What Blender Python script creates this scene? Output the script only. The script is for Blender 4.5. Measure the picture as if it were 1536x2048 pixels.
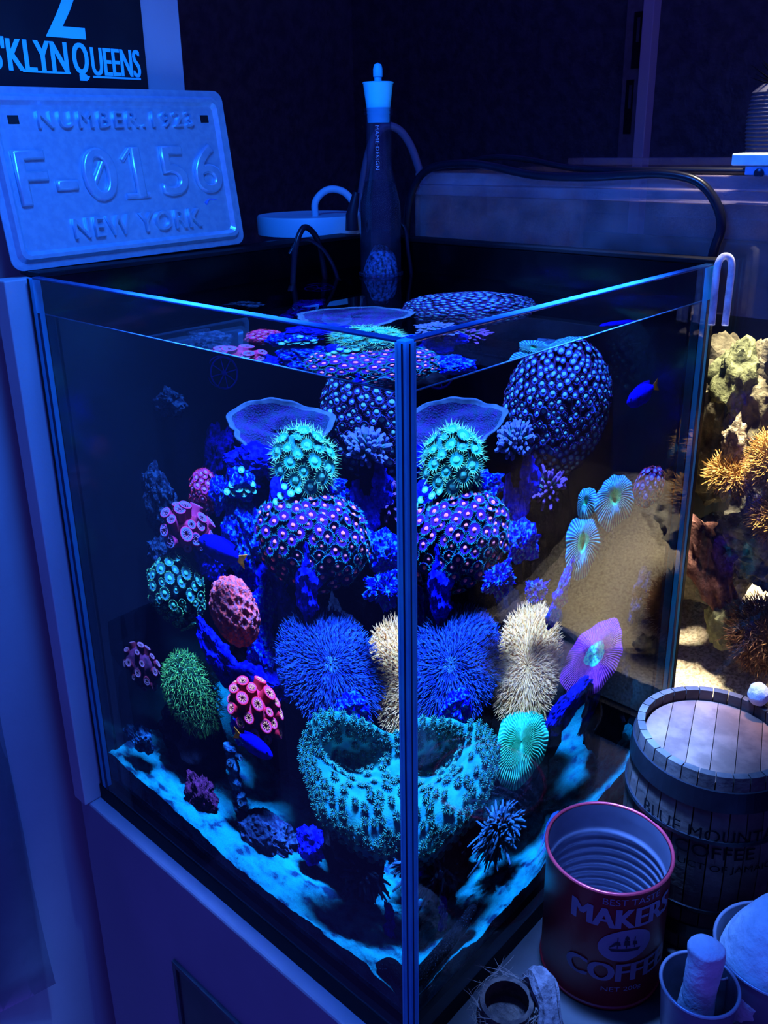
import bpy, bmesh, math, random
import numpy as np
from mathutils import Vector, Matrix

sc = bpy.context.scene
C = sc.collection
for o in list(bpy.data.objects):
    bpy.data.objects.remove(o, do_unlink=True)
random.seed(7)
RNG = np.random.default_rng(7)
PI = math.pi

# tank: near corner at the origin, right pane along +X, left pane along +Y (metres)
TD, TW, TH, WATER = .288, .300, .3686, .347
TABLE = -.012

# ------------------------------------------------------------------ camera
cam = bpy.data.cameras.new('camera')
cam_ob = bpy.data.objects.new('camera', cam)
C.objects.link(cam_ob)
sc.camera = cam_ob
yaw, pitch, roll = .7448, -.3358, -.0168
_f = Vector((math.cos(pitch)*math.cos(yaw), math.cos(pitch)*math.sin(yaw), math.sin(pitch)))
_r = _f.cross(Vector((0, 0, 1))).normalized()
_u = _r.cross(_f)
_r2 = _r*math.cos(roll) + _u*math.sin(roll)
_u2 = -_r*math.sin(roll) + _u*math.cos(roll)
cam_ob.matrix_world = Matrix(((_r2.x, _u2.x, -_f.x, -.2522), (_r2.y, _u2.y, -_f.y, -.2201),
                              (_r2.z, _u2.z, -_f.z, .4409), (0, 0, 0, 1)))
cam.sensor_fit = 'VERTICAL'
cam.sensor_height = 36
cam.lens = 1780.37/2048*36
cam.shift_y = -(1024-909.65)/2048
cam.clip_start = .01

# ------------------------------------------------------------------ world, lamps, exposure
world = bpy.data.worlds.new('room_glow')
sc.world = world
world.use_nodes = True
bg = world.node_tree.nodes['Background']
bg.inputs[0].default_value = (.085, .070, .90, 1)
bg.inputs[1].default_value = .42

def area_light(name, loc, size, energy, color, spread, aim=None, through_water=False):
    l = bpy.data.lights.new(name, 'AREA')
    l.shape = 'RECTANGLE'
    l.size, l.size_y = size
    l.energy = energy
    l.color = color
    l.spread = math.radians(spread)
    l.cycles.is_caustics_light = through_water
    ob = bpy.data.objects.new(name, l)
    ob.location = loc
    if aim:
        ob.rotation_euler = (Vector(aim)-Vector(loc)).to_track_quat('-Z', 'Y').to_euler()
    C.objects.link(ob)
    return ob
BLUE = (.085, .27, 1)
area_light('reef_lamp_beam', (.106, .094, .66), (.18, .13), 43.0, BLUE, 32, (.145, .134, .1), through_water=True)
area_light('reef_lamp_spill', (-.030, .075, .65), (.12, .12), 3.9, (.012, .17, 1), 165)
area_light('neighbour_tank_lamp', (.445, -.02, .78), (.09, .22), 2.7, (1, .88, .66), 27, (.440, -.02, .1))
sc.view_settings.view_transform = 'Standard'
sc.view_settings.look = 'None'
sc.view_settings.gamma = 1
sc.view_settings.use_curve_mapping = False
sc.view_settings.exposure = 0
sc.cycles.max_bounces = 10
sc.cycles.diffuse_bounces = 2
sc.cycles.glossy_bounces = 3
sc.cycles.transparent_max_bounces = 24
sc.cycles.transmission_bounces = 8
sc.cycles.sample_clamp_indirect = 3
sc.cycles.blur_glossy = .5
sc.cycles.adaptive_threshold = .02

# ------------------------------------------------------------------ materials
def lin(c):
    return tuple((v/255/12.92) if v <= 10 else ((v/255+.055)/1.055)**2.4 for v in c)
def T(r, g, b, k=1.0):
    """body colour of a reef animal, from how it looks under the blue reef lamp"""
    l = lin((r, g, b))
    e = (.85, 2.3, 5.0)
    return tuple(min(.92, max(.001, k*l[i]/e[i])) for i in range(3))
MATS = {}
DEFSPEC = [.3]     # 0 for everything under water, where the surface reflection all but vanishes
def mat(name, c1, c2=None, scale=120, rough=.6, bump=0, bscale=None, metal=0, spec=None, trans=0, ramp=(.4, .6), coat=0):
    if name in MATS:
        return MATS[name]
    m = bpy.data.materials.new(name)
    m.use_nodes = True
    nt = m.node_tree
    p = nt.nodes['Principled BSDF']
    p.inputs['Roughness'].default_value = rough
    p.inputs['Metallic'].default_value = metal
    p.inputs['Specular IOR Level'].default_value = DEFSPEC[0] if spec is None else spec
    p.inputs['Coat Weight'].default_value = coat
    tc = nt.nodes.new('ShaderNodeTexCoord')
    nz = nt.nodes.new('ShaderNodeTexNoise')
    nz.inputs['Scale'].default_value = scale
    nz.inputs['Detail'].default_value = 5
    nt.links.new(tc.outputs['Object'], nz.inputs['Vector'])
    if c2 is None:
        c2 = tuple(v*.8 for v in c1)
    r = nt.nodes.new('ShaderNodeValToRGB')
    r.color_ramp.elements[0].position = ramp[0]
    r.color_ramp.elements[1].position = ramp[1]
    r.color_ramp.elements[0].color = (*c2, 1)
    r.color_ramp.elements[1].color = (*c1, 1)
    nt.links.new(nz.outputs['Fac'], r.inputs['Fac'])
    nt.links.new(r.outputs[0], p.inputs['Base Color'])
    if bump:
        nb = nt.nodes.new('ShaderNodeTexNoise')
        nb.inputs['Scale'].default_value = bscale or scale*2
        nb.inputs['Detail'].default_value = 6
        nt.links.new(tc.outputs['Object'], nb.inputs['Vector'])
        bp = nt.nodes.new('ShaderNodeBump')
        bp.inputs['Strength'].default_value = bump
        bp.inputs['Distance'].default_value = .002
        nt.links.new(nb.outputs['Fac'], bp.inputs['Height'])
        nt.links.new(bp.outputs[0], p.inputs['Normal'])
    if trans:
        p.inputs['Subsurface Weight'].default_value = 0
        tr = nt.nodes.new('ShaderNodeBsdfTranslucent')
        nt.links.new(r.outputs[0], tr.inputs['Color'])
        mx = nt.nodes.new('ShaderNodeMixShader')
        mx.inputs[0].default_value = trans
        nt.links.new(p.outputs[0], mx.inputs[1])
        nt.links.new(tr.outputs[0], mx.inputs[2])
        nt.links.new(mx.outputs[0], nt.nodes['Material Output'].inputs[0])
    MATS[name] = m
    return m
def thin_glass(name, tint=(1, 1, 1), ior=1.5, k=.7, haze=0, haze_color=(.3, .35, .5), haze_scale=60, outer_only=True):
    """clear sheet: straight-through transmission plus a fresnel mirror, optional dust film"""
    m = bpy.data.materials.new(name)
    m.use_nodes = True
    nt = m.node_tree
    nt.nodes.clear()
    out = nt.nodes.new('ShaderNodeOutputMaterial')
    tr = nt.nodes.new('ShaderNodeBsdfTransparent')
    tr.inputs[0].default_value = (*tint, 1)
    gl = nt.nodes.new('ShaderNodeBsdfGlossy')
    gl.inputs['Roughness'].default_value = .0
    fr = nt.nodes.new('ShaderNodeFresnel')
    fr.inputs[0].default_value = ior
    mu = nt.nodes.new('ShaderNodeMath')
    mu.operation = 'MULTIPLY'
    mu.inputs[1].default_value = k
    nt.links.new(fr.outputs[0], mu.inputs[0])
    mx = nt.nodes.new('ShaderNodeMixShader')
    ge = nt.nodes.new('ShaderNodeNewGeometry')
    fac = mu.outputs[0]
    if outer_only:
        bf = nt.nodes.new('ShaderNodeMath')
        bf.operation = 'SUBTRACT'
        bf.inputs[0].default_value = 1
        nt.links.new(ge.outputs['Backfacing'], bf.inputs[1])
        m3 = nt.nodes.new('ShaderNodeMath')
        m3.operation = 'MULTIPLY'
        nt.links.new(mu.outputs[0], m3.inputs[0])
        nt.links.new(bf.outputs[0], m3.inputs[1])
        fac = m3.outputs[0]
    nt.links.new(fac, mx.inputs[0])
    nt.links.new(tr.outputs[0], mx.inputs[1])
    nt.links.new(gl.outputs[0], mx.inputs[2])
    last = mx
    if haze:
        df = nt.nodes.new('ShaderNodeBsdfDiffuse')
        df.inputs[0].default_value = (*haze_color, 1)
        tc = nt.nodes.new('ShaderNodeTexCoord')
        nz = nt.nodes.new('ShaderNodeTexNoise')
        nz.inputs['Scale'].default_value = haze_scale
        nz.inputs['Detail'].default_value = 8
        nt.links.new(tc.outputs['Object'], nz.inputs['Vector'])
        mr = nt.nodes.new('ShaderNodeMapRange')
        mr.inputs[1].default_value = .35
        mr.inputs[2].default_value = .8
        mr.inputs[3].default_value = haze*.5
        mr.inputs[4].default_value = haze*1.8
        nt.links.new(nz.outputs['Fac'], mr.inputs[0])
        m2 = nt.nodes.new('ShaderNodeMixShader')
        nt.links.new(mr.outputs[0], m2.inputs[0])
        nt.links.new(mx.outputs[0], m2.inputs[1])
        nt.links.new(df.outputs[0], m2.inputs[2])
        last = m2
    nt.links.new(last.outputs[0], out.inputs[0])
    return m
def water_mat(name):
    m = bpy.data.materials.new(name)
    m.use_nodes = True
    nt = m.node_tree
    nt.nodes.clear()
    out = nt.nodes.new('ShaderNodeOutputMaterial')
    g = nt.nodes.new('ShaderNodeBsdfGlass')
    g.inputs['IOR'].default_value = 1.33
    g.inputs['Roughness'].default_value = 0
    nt.links.new(g.outputs[0], out.inputs[0])
    return m
WATERM = water_mat('clear_sea_water')

# ------------------------------------------------------------------ mesh helpers
def mesh(name, V, F, mats, fm=None, smooth=True):
    me = bpy.data.meshes.new(name)
    me.from_pydata([tuple(map(float, v)) for v in V], [], [tuple(int(i) for i in f) for f in F])
    for m in (mats if isinstance(mats, (list, tuple)) else [mats]):
        me.materials.append(m)
    if fm is not None:
        me.polygons.foreach_set('material_index', np.array(fm, dtype=np.int32))
    if smooth:
        me.polygons.foreach_set('use_smooth', np.ones(len(me.polygons), dtype=bool))
    me.update()
    if smooth:
        me.set_sharp_from_angle(angle=math.radians(48))
    return me
def link(name, me, parent=None, loc=(0, 0, 0), rot=None, scale=None):
    o = bpy.data.objects.new(name, me)
    C.objects.link(o)
    if parent is not None:
        o.parent = parent
    M = rot.to_4x4() if rot is not None else Matrix.Identity(4)
    if scale is not None:
        s = (scale,)*3 if isinstance(scale, (int, float)) else scale
        M = M @ Matrix.Diagonal((*s, 1))
    o.matrix_local = Matrix.Translation(Vector(loc)) @ M
    return o
def tag(o, label=None, cat=None, group=None, kind=None):
    if label: o['label'] = label
    if cat: o['category'] = cat
    if group: o['group'] = group
    if kind: o['kind'] = kind
    return o
def thing(name, label, cat, loc=(0, 0, 0), rot=None, group=None):
    o = bpy.data.objects.new(name, None)
    o.empty_display_size = .01
    C.objects.link(o)
    M = rot.to_4x4() if rot is not None else Matrix.Identity(4)
    o.matrix_world = Matrix.Translation(Vector(loc)) @ M
    return tag(o, label, cat, group)
def to_axis(n, spin=0.0):
    """rotation that carries local +Z onto n"""
    q = Vector(n).normalized().to_track_quat('Z', 'Y').to_matrix()
    return q @ Matrix.Rotation(spin, 3, 'Z')
def frame(z, xhint):
    """rotation with local Z along z and local X near xhint"""
    z = Vector(z).normalized()
    x = Vector(xhint)
    x = (x - z*x.dot(z)).normalized()
    y = z.cross(x)
    return Matrix(((x.x, y.x, z.x), (x.y, y.y, z.y), (x.z, y.z, z.z)))
class MB:
    def __init__(s):
        s.V, s.F, s.M = [], [], []
    def add(s, V, F, m=0):
        b = len(s.V)
        s.V += [tuple(v) for v in V]
        s.F += [tuple(i+b for i in f) for f in F]
        s.M += [m]*len(F) if isinstance(m, int) else list(m)
        return s
    def box(s, a, b, m=0, bev=0):
        if bev:
            bm = bmesh.new()
            bmesh.ops.create_cube(bm, size=1)
            for v in bm.verts:
                v.co = Vector([(a[i]+b[i])/2+v.co[i]*(b[i]-a[i]) for i in range(3)])
            bmesh.ops.bevel(bm, geom=bm.edges[:], offset=bev, segments=2, affect='EDGES', profile=.5)
            bm.verts.ensure_lookup_table()
            V = [v.co[:] for v in bm.verts]
            F = [[v.index for v in f.verts] for f in bm.faces]
            bm.verts.index_update()
            F = [[v.index for v in f.verts] for f in bm.faces]
            bm.free()
            return s.add(V, F, m)
        V = [(x, y, z) for x in (a[0], b[0]) for y in (a[1], b[1]) for z in (a[2], b[2])]
        return s.add(V, [(0, 1, 3, 2), (4, 6, 7, 5), (0, 4, 5, 1), (2, 3, 7, 6), (0, 2, 6, 4), (1, 5, 7, 3)], m)
    def lathe(s, prof, n=32, m=0, a0=0, a1=2*PI, pm=None, c=(0, 0, 0)):
        full = abs(a1-a0-2*PI) < 1e-6
        k = n if full else n+1
        V, F, M = [], [], []
        for r, z in prof:
            for i in range(k):
                t = a0+(a1-a0)*i/n
                V.append((c[0]+r*math.cos(t), c[1]+r*math.sin(t), c[2]+z))
        for j in range(len(prof)-1):
            for i in range(n):
                i2 = (i+1) % k if full else i+1
                F.append((j*k+i, j*k+i2, (j+1)*k+i2, (j+1)*k+i))
                M.append(pm[j] if pm else m)
        return s.add(V, F, M)
    def tube(s, pts, rad, n=8, m=0, cap=True):
        pts = [Vector(p) for p in pts]
        if isinstance(rad, (int, float)):
            rad = [rad]*len(pts)
        V, F = [], []
        d0 = (pts[1]-pts[0]).normalized()
        x = d0.orthogonal().normalized()
        for j, p in enumerate(pts):
            d = (pts[min(j+1, len(pts)-1)]-pts[max(j-1, 0)]).normalized()
            x = (x-d*x.dot(d)).normalized()
            y = d.cross(x)
            for i in range(n):
                t = 2*PI*i/n
                V.append(p+(x*math.cos(t)+y*math.sin(t))*rad[j])
        for j in range(len(pts)-1):
            for i in range(n):
                F.append((j*n+i, j*n+(i+1) % n, (j+1)*n+(i+1) % n, (j+1)*n+i))
        if cap:
            F.append(tuple(range(n-1, -1, -1)))
            F.append(tuple((len(pts)-1)*n+i for i in range(n)))
        return s.add(V, F, m)
    def mesh(s, name, mats, smooth=True):
        return mesh(name, s.V, s.F, mats, s.M, smooth)
def spline(pts, n=8):
    """catmull-rom through pts"""
    P = [Vector(p) for p in pts]
    P = [P[0]*2-P[1]]+P+[P[-1]*2-P[-2]]
    out = []
    for i in range(1, len(P)-2):
        for k in range(n):
            t = k/n
            a, b, c, d = P[i-1:i+3]
            out.append(.5*((2*b)+(c-a)*t+(2*a-5*b+4*c-d)*t*t+(3*b-a-3*c+d)*t**3))
    out.append(P[-2])
    return out
# vectorised value noise
def _hash(ix, iy, iz, seed):
    h = (ix.astype(np.int64)*374761393 + iy.astype(np.int64)*668265263 + iz.astype(np.int64)*2147483647 + seed*1274126177) & 0x7fffffff
    h = ((h ^ (h >> 13))*1103515245) & 0x7fffffff
    return ((h ^ (h >> 16)) & 0xffff)/65535.0
def vnoise(P, seed=0):
    P = np.asarray(P, float)
    I = np.floor(P).astype(np.int64)
    f = P-I
    f = f*f*(3-2*f)
    r = 0
    for dx in (0, 1):
        for dy in (0, 1):
            for dz in (0, 1):
                w = (f[:, 0] if dx else 1-f[:, 0])*(f[:, 1] if dy else 1-f[:, 1])*(f[:, 2] if dz else 1-f[:, 2])
                r = r+w*_hash(I[:, 0]+dx, I[:, 1]+dy, I[:, 2]+dz, seed)
    return r*2-1
def fbm(P, seed=0, oct=4):
    P = np.asarray(P, float)
    r, a = 0, 1
    for k in range(oct):
        r = r+a*vnoise(P*2**k+k*17.3, seed+k)
        a *= .5
    return r
_ICO = {}
def ico(sub):
    if sub not in _ICO:
        bm = bmesh.new()
        bmesh.ops.create_icosphere(bm, subdivisions=sub, radius=1)
        bm.verts.index_update()
        _ICO[sub] = (np.array([v.co[:] for v in bm.verts]), [[v.index for v in f.verts] for f in bm.faces])
        bm.free()
    return _ICO[sub]
def lump(name, semi, mats, seed=0, sub=4, amp=.25, freq=1.6, fine=.05, rot=None, crust=0):
    V, F = ico(sub)
    d = 1+amp*fbm(V*freq+seed*3.7, seed, 4)+fine*fbm(V*freq*6+seed, seed+9, 3)
    N = V/np.array(semi)
    N /= np.linalg.norm(N, axis=1)[:, None]
    V = V*d[:, None]*np.array(semi)
    if crust:
        V = V+N*(crust*fbm(V*170+seed*5.1, seed+20, 4))[:, None]
    if rot is not None:
        V = V@np.array(rot).T
    return mesh(name, V, F, mats)
def fib(n):
    i = np.arange(n)+.5
    ph = np.arccos(1-2*i/n)
    th = PI*(1+5**.5)*i
    return np.stack([np.cos(th)*np.sin(ph), np.sin(th)*np.sin(ph), np.cos(ph)], 1)
RIGHT = Vector((.7071, -.7071, 0))    # along the photo's left-to-right, seen from the near corner
AWAY = Vector((.7071, .7071, 0))
UP = Vector((0, 0, 1))
VIEWF = frame(UP, RIGHT)               # local x = right, y = away, z = up
# text as mesh
def text_mesh(body, mats, size=1.0, width=None, height=None, extrude=0, bevel=0, offset=0, align='CENTER', spacing=1, sub=0):
    cu = bpy.data.curves.new('text', 'FONT')
    cu.body = body
    cu.size = size
    cu.align_x = align
    cu.extrude = extrude
    cu.bevel_depth = bevel
    cu.bevel_resolution = 1
    cu.offset = offset
    cu.space_character = spacing
    cu.resolution_u = 4
    ob = bpy.data.objects.new('text', cu)
    C.objects.link(ob)
    bpy.context.view_layer.update()
    me = bpy.data.meshes.new_from_object(ob.evaluated_get(bpy.context.evaluated_depsgraph_get()))
    bpy.data.objects.remove(ob)
    me.materials.clear()
    me.materials.append(mats)
    n = len(me.vertices)
    co = np.empty(n*3)
    me.vertices.foreach_get('co', co)
    co = co.reshape(-1, 3)
    mn, mx = co.min(0), co.max(0)
    co[:, :2] -= (mn[:2]+mx[:2])/2
    if width:
        co[:, 0] *= width/(mx[0]-mn[0])
    if height:
        co[:, 1] *= height/(mx[1]-mn[1])
    me.vertices.foreach_set('co', co.ravel())
    if sub:
        bm = bmesh.new()
        bm.from_mesh(me)
        bmesh.ops.triangulate(bm, faces=bm.faces[:])
        for k in range(sub):
            es = [e for e in bm.edges if e.calc_length() > .0025]
            if es:
                bmesh.ops.subdivide_edges(bm, edges=es, cuts=1)
                bmesh.ops.triangulate(bm, faces=bm.faces[:])
        bm.to_mesh(me)
        bm.free()
    me.update()
    return me
def bend(me, R, z0, slope=0.0, lift=.0004, phi0=0.0):
    """wrap a flat text mesh (x along, y up) round a vertical cylinder of radius R(z), outside facing -Y at phi0"""
    n = len(me.vertices)
    co = np.empty(n*3)
    me.vertices.foreach_get('co', co)
    co = co.reshape(-1, 3)
    z = z0+co[:, 1]
    r = np.array([R(v) for v in z])+lift+co[:, 2]
    ph = -PI/2+phi0+co[:, 0]/r
    out = np.stack([r*np.cos(ph), r*np.sin(ph), z], 1)
    me.vertices.foreach_set('co', out.ravel())
    me.update()
    return me

# ================================================================== THE ROOM
def struct(name, me, label=None, parent=None):
    o = link(name, me, parent)
    if parent is None:
        o['kind'] = 'structure'
        if label: o['label'] = label
    return o
M_white = mat('white_paint', (.42, .40, .44), (.36, .34, .38), scale=6, rough=.55, bump=.05, bscale=300)
M_wallpaper = mat('dark_wallpaper', (.065, .075, .105), (.038, .045, .066), scale=60, rough=.5, bump=.9, bscale=130, spec=.5)
M_trim = mat('painted_trim', (.50, .48, .55), (.44, .42, .50), scale=4, rough=.5)
M_trimshade = mat('shaded_trim', (.13, .12, .16), rough=.5)  # darker copy of the trim: shade on the frame's side put into colour
struct('wall_left', MB().box((-1.2, .345, -.7), (.158, .80, 1.1)).mesh('wall_left', M_white, False), 'white wall to the left of the tank')
struct('wall_rear', MB().box((.0, .80, -.7), (.86, .85, 1.1)).mesh('wall_rear', M_wallpaper, False), 'dark patterned wall behind the plate')
struct('wall_back', MB().box((.80, -1.5, -.7), (.85, .80, 1.1)).mesh('wall_back', M_wallpaper, False), 'dark patterned wall behind the tanks')
t1 = struct('trim_1', MB().box((.782, .306, -.6), (.80, .3195, 1.1), bev=.001).mesh('trim_1', M_trim, False), 'pale upright strip of a door frame')
t2 = struct('trim_2', MB().box((.786, .3195, -.6), (.80, .342, 1.1), bev=.001).mesh('trim_2', M_trimshade, False), 'shaded side of the door frame, darkened in its colour')
latch = MB().box((.7845, .3215, .520), (.7862, .331, .580)).box((.7838, .323, .548), (.7850, .3265, .574), 1)  # dark slab stands in for the shaded latch recess
link('strike_plate', latch.mesh('strike_plate', [mat('latch_shade', (.01, .01, .014), rough=.3), mat('latch_metal', (.3, .3, .33), metal=1, rough=.35)], False), t2)
link('strike_plate', latch.mesh('strike_plate', [mat('latch_shade', (.01, .01, .014)), mat('latch_metal', (.3, .3, .33))], False), t2, loc=(0, .0045, -.072))

# cabinet under the tanks
M_cab = mat('white_laminate', (.30, .26, .34), (.26, .23, .30), scale=8, rough=.45)
M_top = mat('dark_worktop', (.035, .026, .030), (.020, .015, .018), scale=30, rough=.5, bump=.1)
cab = thing('aquarium_cabinet', 'white cabinet carrying the coral tank, dark panel set in its front', 'cabinet', (0, 0, -.6))
link('front_panel', MB().box((-.0095, -.72, 0), (.010, .318, .588), bev=.0018).mesh('front_panel', M_cab, False), cab)
link('top_board', MB().box((.0102, -.72, .57), (.79, .318, .588)).mesh('top_board', M_top, False), cab)
link('side_panel', MB().box((.0102, .300, 0), (.79, .318, .5698)).mesh('side_panel', M_cab, False), cab)
pnl = link('door_inset', MB().box((-.0107, -.10, .36), (-.0096, .2058, .5045)).mesh('door_inset', mat('smoked_panel', (.045, .035, .045), (.02, .018, .025), scale=25, rough=.3), False), cab)
link('inset_frame', MB().box((-.0120, -.104, .5046), (-.0096, .2098, .5085)).box((-.0120, .2059, .36), (-.0096, .2098, .5045)).mesh('inset_frame', mat('dark_frame', (.05, .05, .07), rough=.35), False), pnl)

# white board behind the tank, at its left end
tag(link('back_board', MB().box((-.013, .3028, TABLE+.0002), (.290, .318, .3680), bev=.0008).mesh('back_board', M_white, False)),
    'white upright board behind the coral tank, beside its left edge', 'board')
# plastic sheet on the wall, lower left
M_film = thin_glass('cloudy_film', (.8, .8, .85), k=.6, haze=.25, haze_color=(.3, .27, .33), haze_scale=20)
fv, ff = [], []
for i in range(9):
    for j in range(13):
        x = -.20+.155*i/8
        z = -.18+.28*j/12
        fv.append((x, .3435-.002*math.sin(i*1.3+j*.7)-.012*max(0, (i-6)/2)*max(0, 1-j/4), z))
for i in range(8):
    for j in range(12):
        a = i*13+j
        ff.append((a, a+1, a+14, a+13))
film = mesh('plastic_sheet', fv, ff, M_film)
fo = link('plastic_sheet', film)
md = fo.modifiers.new('thickness', 'SOLIDIFY'); md.thickness = .0006
tag(fo, 'cloudy plastic sheet hanging on the white wall, bottom left', 'sheet')

# ================================================================== THE CORAL TANK
M_glass = thin_glass('tank_glass', (.97, .985, 1), k=1.0)
M_edge = mat('glass_edge', (.12, .78, .95), (.10, .66, .90), scale=40, rough=.25, trans=.55, spec=.6)  # cyan stands in for lamp light guided along the glass
M_edge2 = mat('glass_edge_pale', (.20, .88, .97), (.16, .78, .94), scale=40, rough=.2, trans=.5, spec=.6)
M_sil = mat('silicone_bead', (.004, .03, .10), rough=.35, trans=.3)
M_blackglass = mat('black_back_glass', (.0016, .0018, .003), (.001, .001, .002), scale=40, rough=.15, spec=.10)
M_black = mat('black_rubber', (.004, .004, .007), rough=.5, spec=.12)
tank = thing('glass_aquarium', 'frameless glass tank of corals with black back walls', 'aquarium')
G = .005
link('front_pane', MB().box((0, G, .001), (G, TW-.0062, TH)).mesh('front_pane', M_glass, False), tank)
link('front_pane', MB().box((G, 0, .001), (TD-.0062, G, TH)).mesh('front_pane', M_glass, False), tank)
M_rimedge = mat('rim_edge', (.016, .09, .26), (.010, .06, .20), scale=40, rough=.2, trans=.3, spec=.5)
link('top_edge', MB().box((-.0001, G, TH), (G, TW-.006, TH+.0012), bev=.0004).mesh('top_edge', M_rimedge, False), tank)
link('top_edge', MB().box((G, -.0001, TH), (TD-.006, G, TH+.0012), bev=.0004).mesh('top_edge', M_rimedge, False), tank)
seam = link('corner_seam', MB().box((0, 0, .001), (G, G, TH+.0012), bev=.0004).mesh('corner_seam', M_edge, False), tank)
link('silicone_line', MB().box((-.0003, .0016, .001), (-.00005, .0024, TH)).box((.0016, -.0003, .001), (.0023, -.00005, TH)).mesh('silicone_line', M_sil, False), seam)
link('silicone_line', MB().box((-.0003, .0046, .001), (-.00005, .0056, TH)).box((.0046, -.0003, .001), (.0056, -.00005, TH)).mesh('silicone_line', M_edge2, False), seam)  # pale stripes of glass edge, guided light put into their colour
sl = link('corner_seam', MB().box((0, TW-.0060, .001), (G, TW, TH)).mesh('corner_seam', M_edge, False), tank)
link('silicone_line', MB().box((-.0003, TW-.0022, .001), (-.00005, TW, TH)).mesh('silicone_line', M_black, False), sl)
link('silicone_line', MB().box((-.0003, TW-.0100, .001), (-.00005, TW-.0072, TH-.02)).mesh('silicone_line', M_sil, False), sl)
sr = link('corner_seam', MB().box((TD-.0060, 0, .001), (TD, G, TH)).mesh('corner_seam', M_edge, False), tank)
link('silicone_line', MB().box((TD-.0026, -.0003, .001), (TD+.0015, -.00005, TH)).mesh('silicone_line', M_black, False), sr)
link('silicone_line', MB().box((TD-.0105, -.0003, .001), (TD-.0070, -.00005, TH-.02)).mesh('silicone_line', M_sil, False), sr)
link('back_pane', MB().box((G, TW-.006, .001), (TD, TW, TH)).mesh('back_pane', M_blackglass, False), tank)
link('back_pane', MB().box((TD-.006, G, .001), (TD, TW-.006, TH)).mesh('back_pane', M_blackglass, False), tank)
link('back_rim', MB().box((TD-.004, .0, TH), (TD+.009, TW, TH+.0035), bev=.0008).mesh('back_rim', M_black, False), tank)
link('back_rim', MB().box((G, TW-.0062, TH+.0002), (TD-.0042, .3185, TH+.0030), bev=.0005).mesh('back_rim', M_black, False), tank)
link('bottom_pane', MB().box((G, G, .001), (TD-.0062, TW-.0062, .006)).mesh('bottom_pane', M_blackglass, False), tank)
tag(link('foam_mat', MB().box((-.0005, -.0005, TABLE), (TD+.001, TW+.002, .0006)).mesh('foam_mat', M_black, False)),
    'thin black foam mat under the coral tank', 'mat')
# water body (every face has its own corners so that flat shading stays flat)
def water_body(name, a, b, m=WATERM, caster=True):
    V = [(x, y, z) for x in (a[0], b[0]) for y in (a[1], b[1]) for z in (a[2], b[2])]
    F = [(0, 1, 3, 2), (4, 6, 7, 5), (0, 4, 5, 1), (2, 3, 7, 6), (0, 2, 6, 4), (1, 5, 7, 3)]
    vs, fs = [], []
    for f in F:
        k = len(vs)
        vs += [V[i] for i in f]
        fs.append((k, k+1, k+2, k+3))
    me = mesh(name, vs, fs, m)
    o = link(name, me)
    o.cycles.is_caustics_caster = caster
    return o
link('water_line', MB().tube([(G+.0002, G, WATER), (G+.0002, TW-.0065, WATER)], .00045, 6).tube([(G, G+.0002, WATER), (TD-.0065, G+.0002, WATER)], .00045, 6).mesh('water_line', mat('meniscus', (.04, .12, .22), (.02, .07, .16), scale=60, rough=.15, trans=.4, spec=.6)), tank)
wat = water_body('tank_water', (G+.0004, G+.0004, .0065), (TD-.0055, TW-.0055, WATER))
tag(wat, 'still clear water filling the coral tank almost to the rim', 'water', kind='stuff')

def sand_bed(name, x0, x1, y0, y1, z0, hfun, mats, n=90):
    V, F = [], []
    gx = np.linspace(x0, x1, n)
    gy = np.linspace(y0, y1, n)
    X, Y = np.meshgrid(gx, gy, indexing='ij')
    P = np.stack([X.ravel(), Y.ravel(), np.zeros(X.size)], 1)
    Z = hfun(P)
    V = np.stack([P[:, 0], P[:, 1], Z], 1).tolist()
    for i in range(n-1):
        for j in range(n-1):
            a = i*n+j
            F.append((a, a+n, a+n+1, a+1))
    # skirt down to the floor
    ring = [i*n for i in range(n)]+[(n-1)*n+j for j in range(1, n)]+[i*n+n-1 for i in range(n-2, -1, -1)]+[j for j in range(n-2, 0, -1)]
    b = len(V)
    for i in ring:
        V.append((V[i][0], V[i][1], z0))
    m = len(ring)
    for k in range(m):
        F.append((ring[k], b+k, b+(k+1) % m, ring[(k+1) % m]))
    return mesh(name, V, F, mats)
DEFSPEC[0] = 0
M_sand = mat('coral_sand', T(10, 185, 255, .62), T(4, 50, 110, .5), scale=75, rough=.9, bump=1.0, bscale=900, ramp=(.36, .62))
h1 = lambda P: .0185+.004*fbm(P*28, 3, 3)+.0012*fbm(P*220, 5, 2)+.010*np.clip((P[:, 1]-.13)/.12, 0, 1)+.012*np.clip((P[:, 0]-.13)/.15, 0, 1)
tag(link('sand_bed', sand_bed('sand_bed', G+.0008, TD-.0063, G+.0008, TW-.0063, .0068, h1, M_sand, 150)),
    'bed of pale coral sand on the bottom of the coral tank', 'sand', kind='stuff')

# ================================================================== THE TANK BEHIND
DEFSPEC[0] = .3
M_acr = thin_glass('dusty_acrylic', (.9, .9, .95), k=.9, haze=.15, haze_color=(.34, .26, .30), haze_scale=45)
M_acr2 = thin_glass('acrylic_brace', (.85, .87, .98), k=1, haze=.22, haze_color=(.36, .30, .40), haze_scale=30)
M_acrc = thin_glass('clear_acrylic', (.95, .95, .95), k=.8, haze=.012, haze_color=(.4, .4, .4))
NY0, NY1, NX0, NX1, NZ, NWAT = -.19, .2553, .305, .560, .4195, .3355
nb = thing('acrylic_aquarium', 'clear acrylic tank of brown corals behind the coral tank', 'aquarium', (NX0, 0, TABLE))
zz = -TABLE
def npart(name, a, b, m, bev=0):
    return link(name, MB().box((a[0]-NX0, a[1], a[2]+zz), (b[0]-NX0, b[1], b[2]+zz), bev=bev).mesh(name, m, False), nb)
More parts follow.
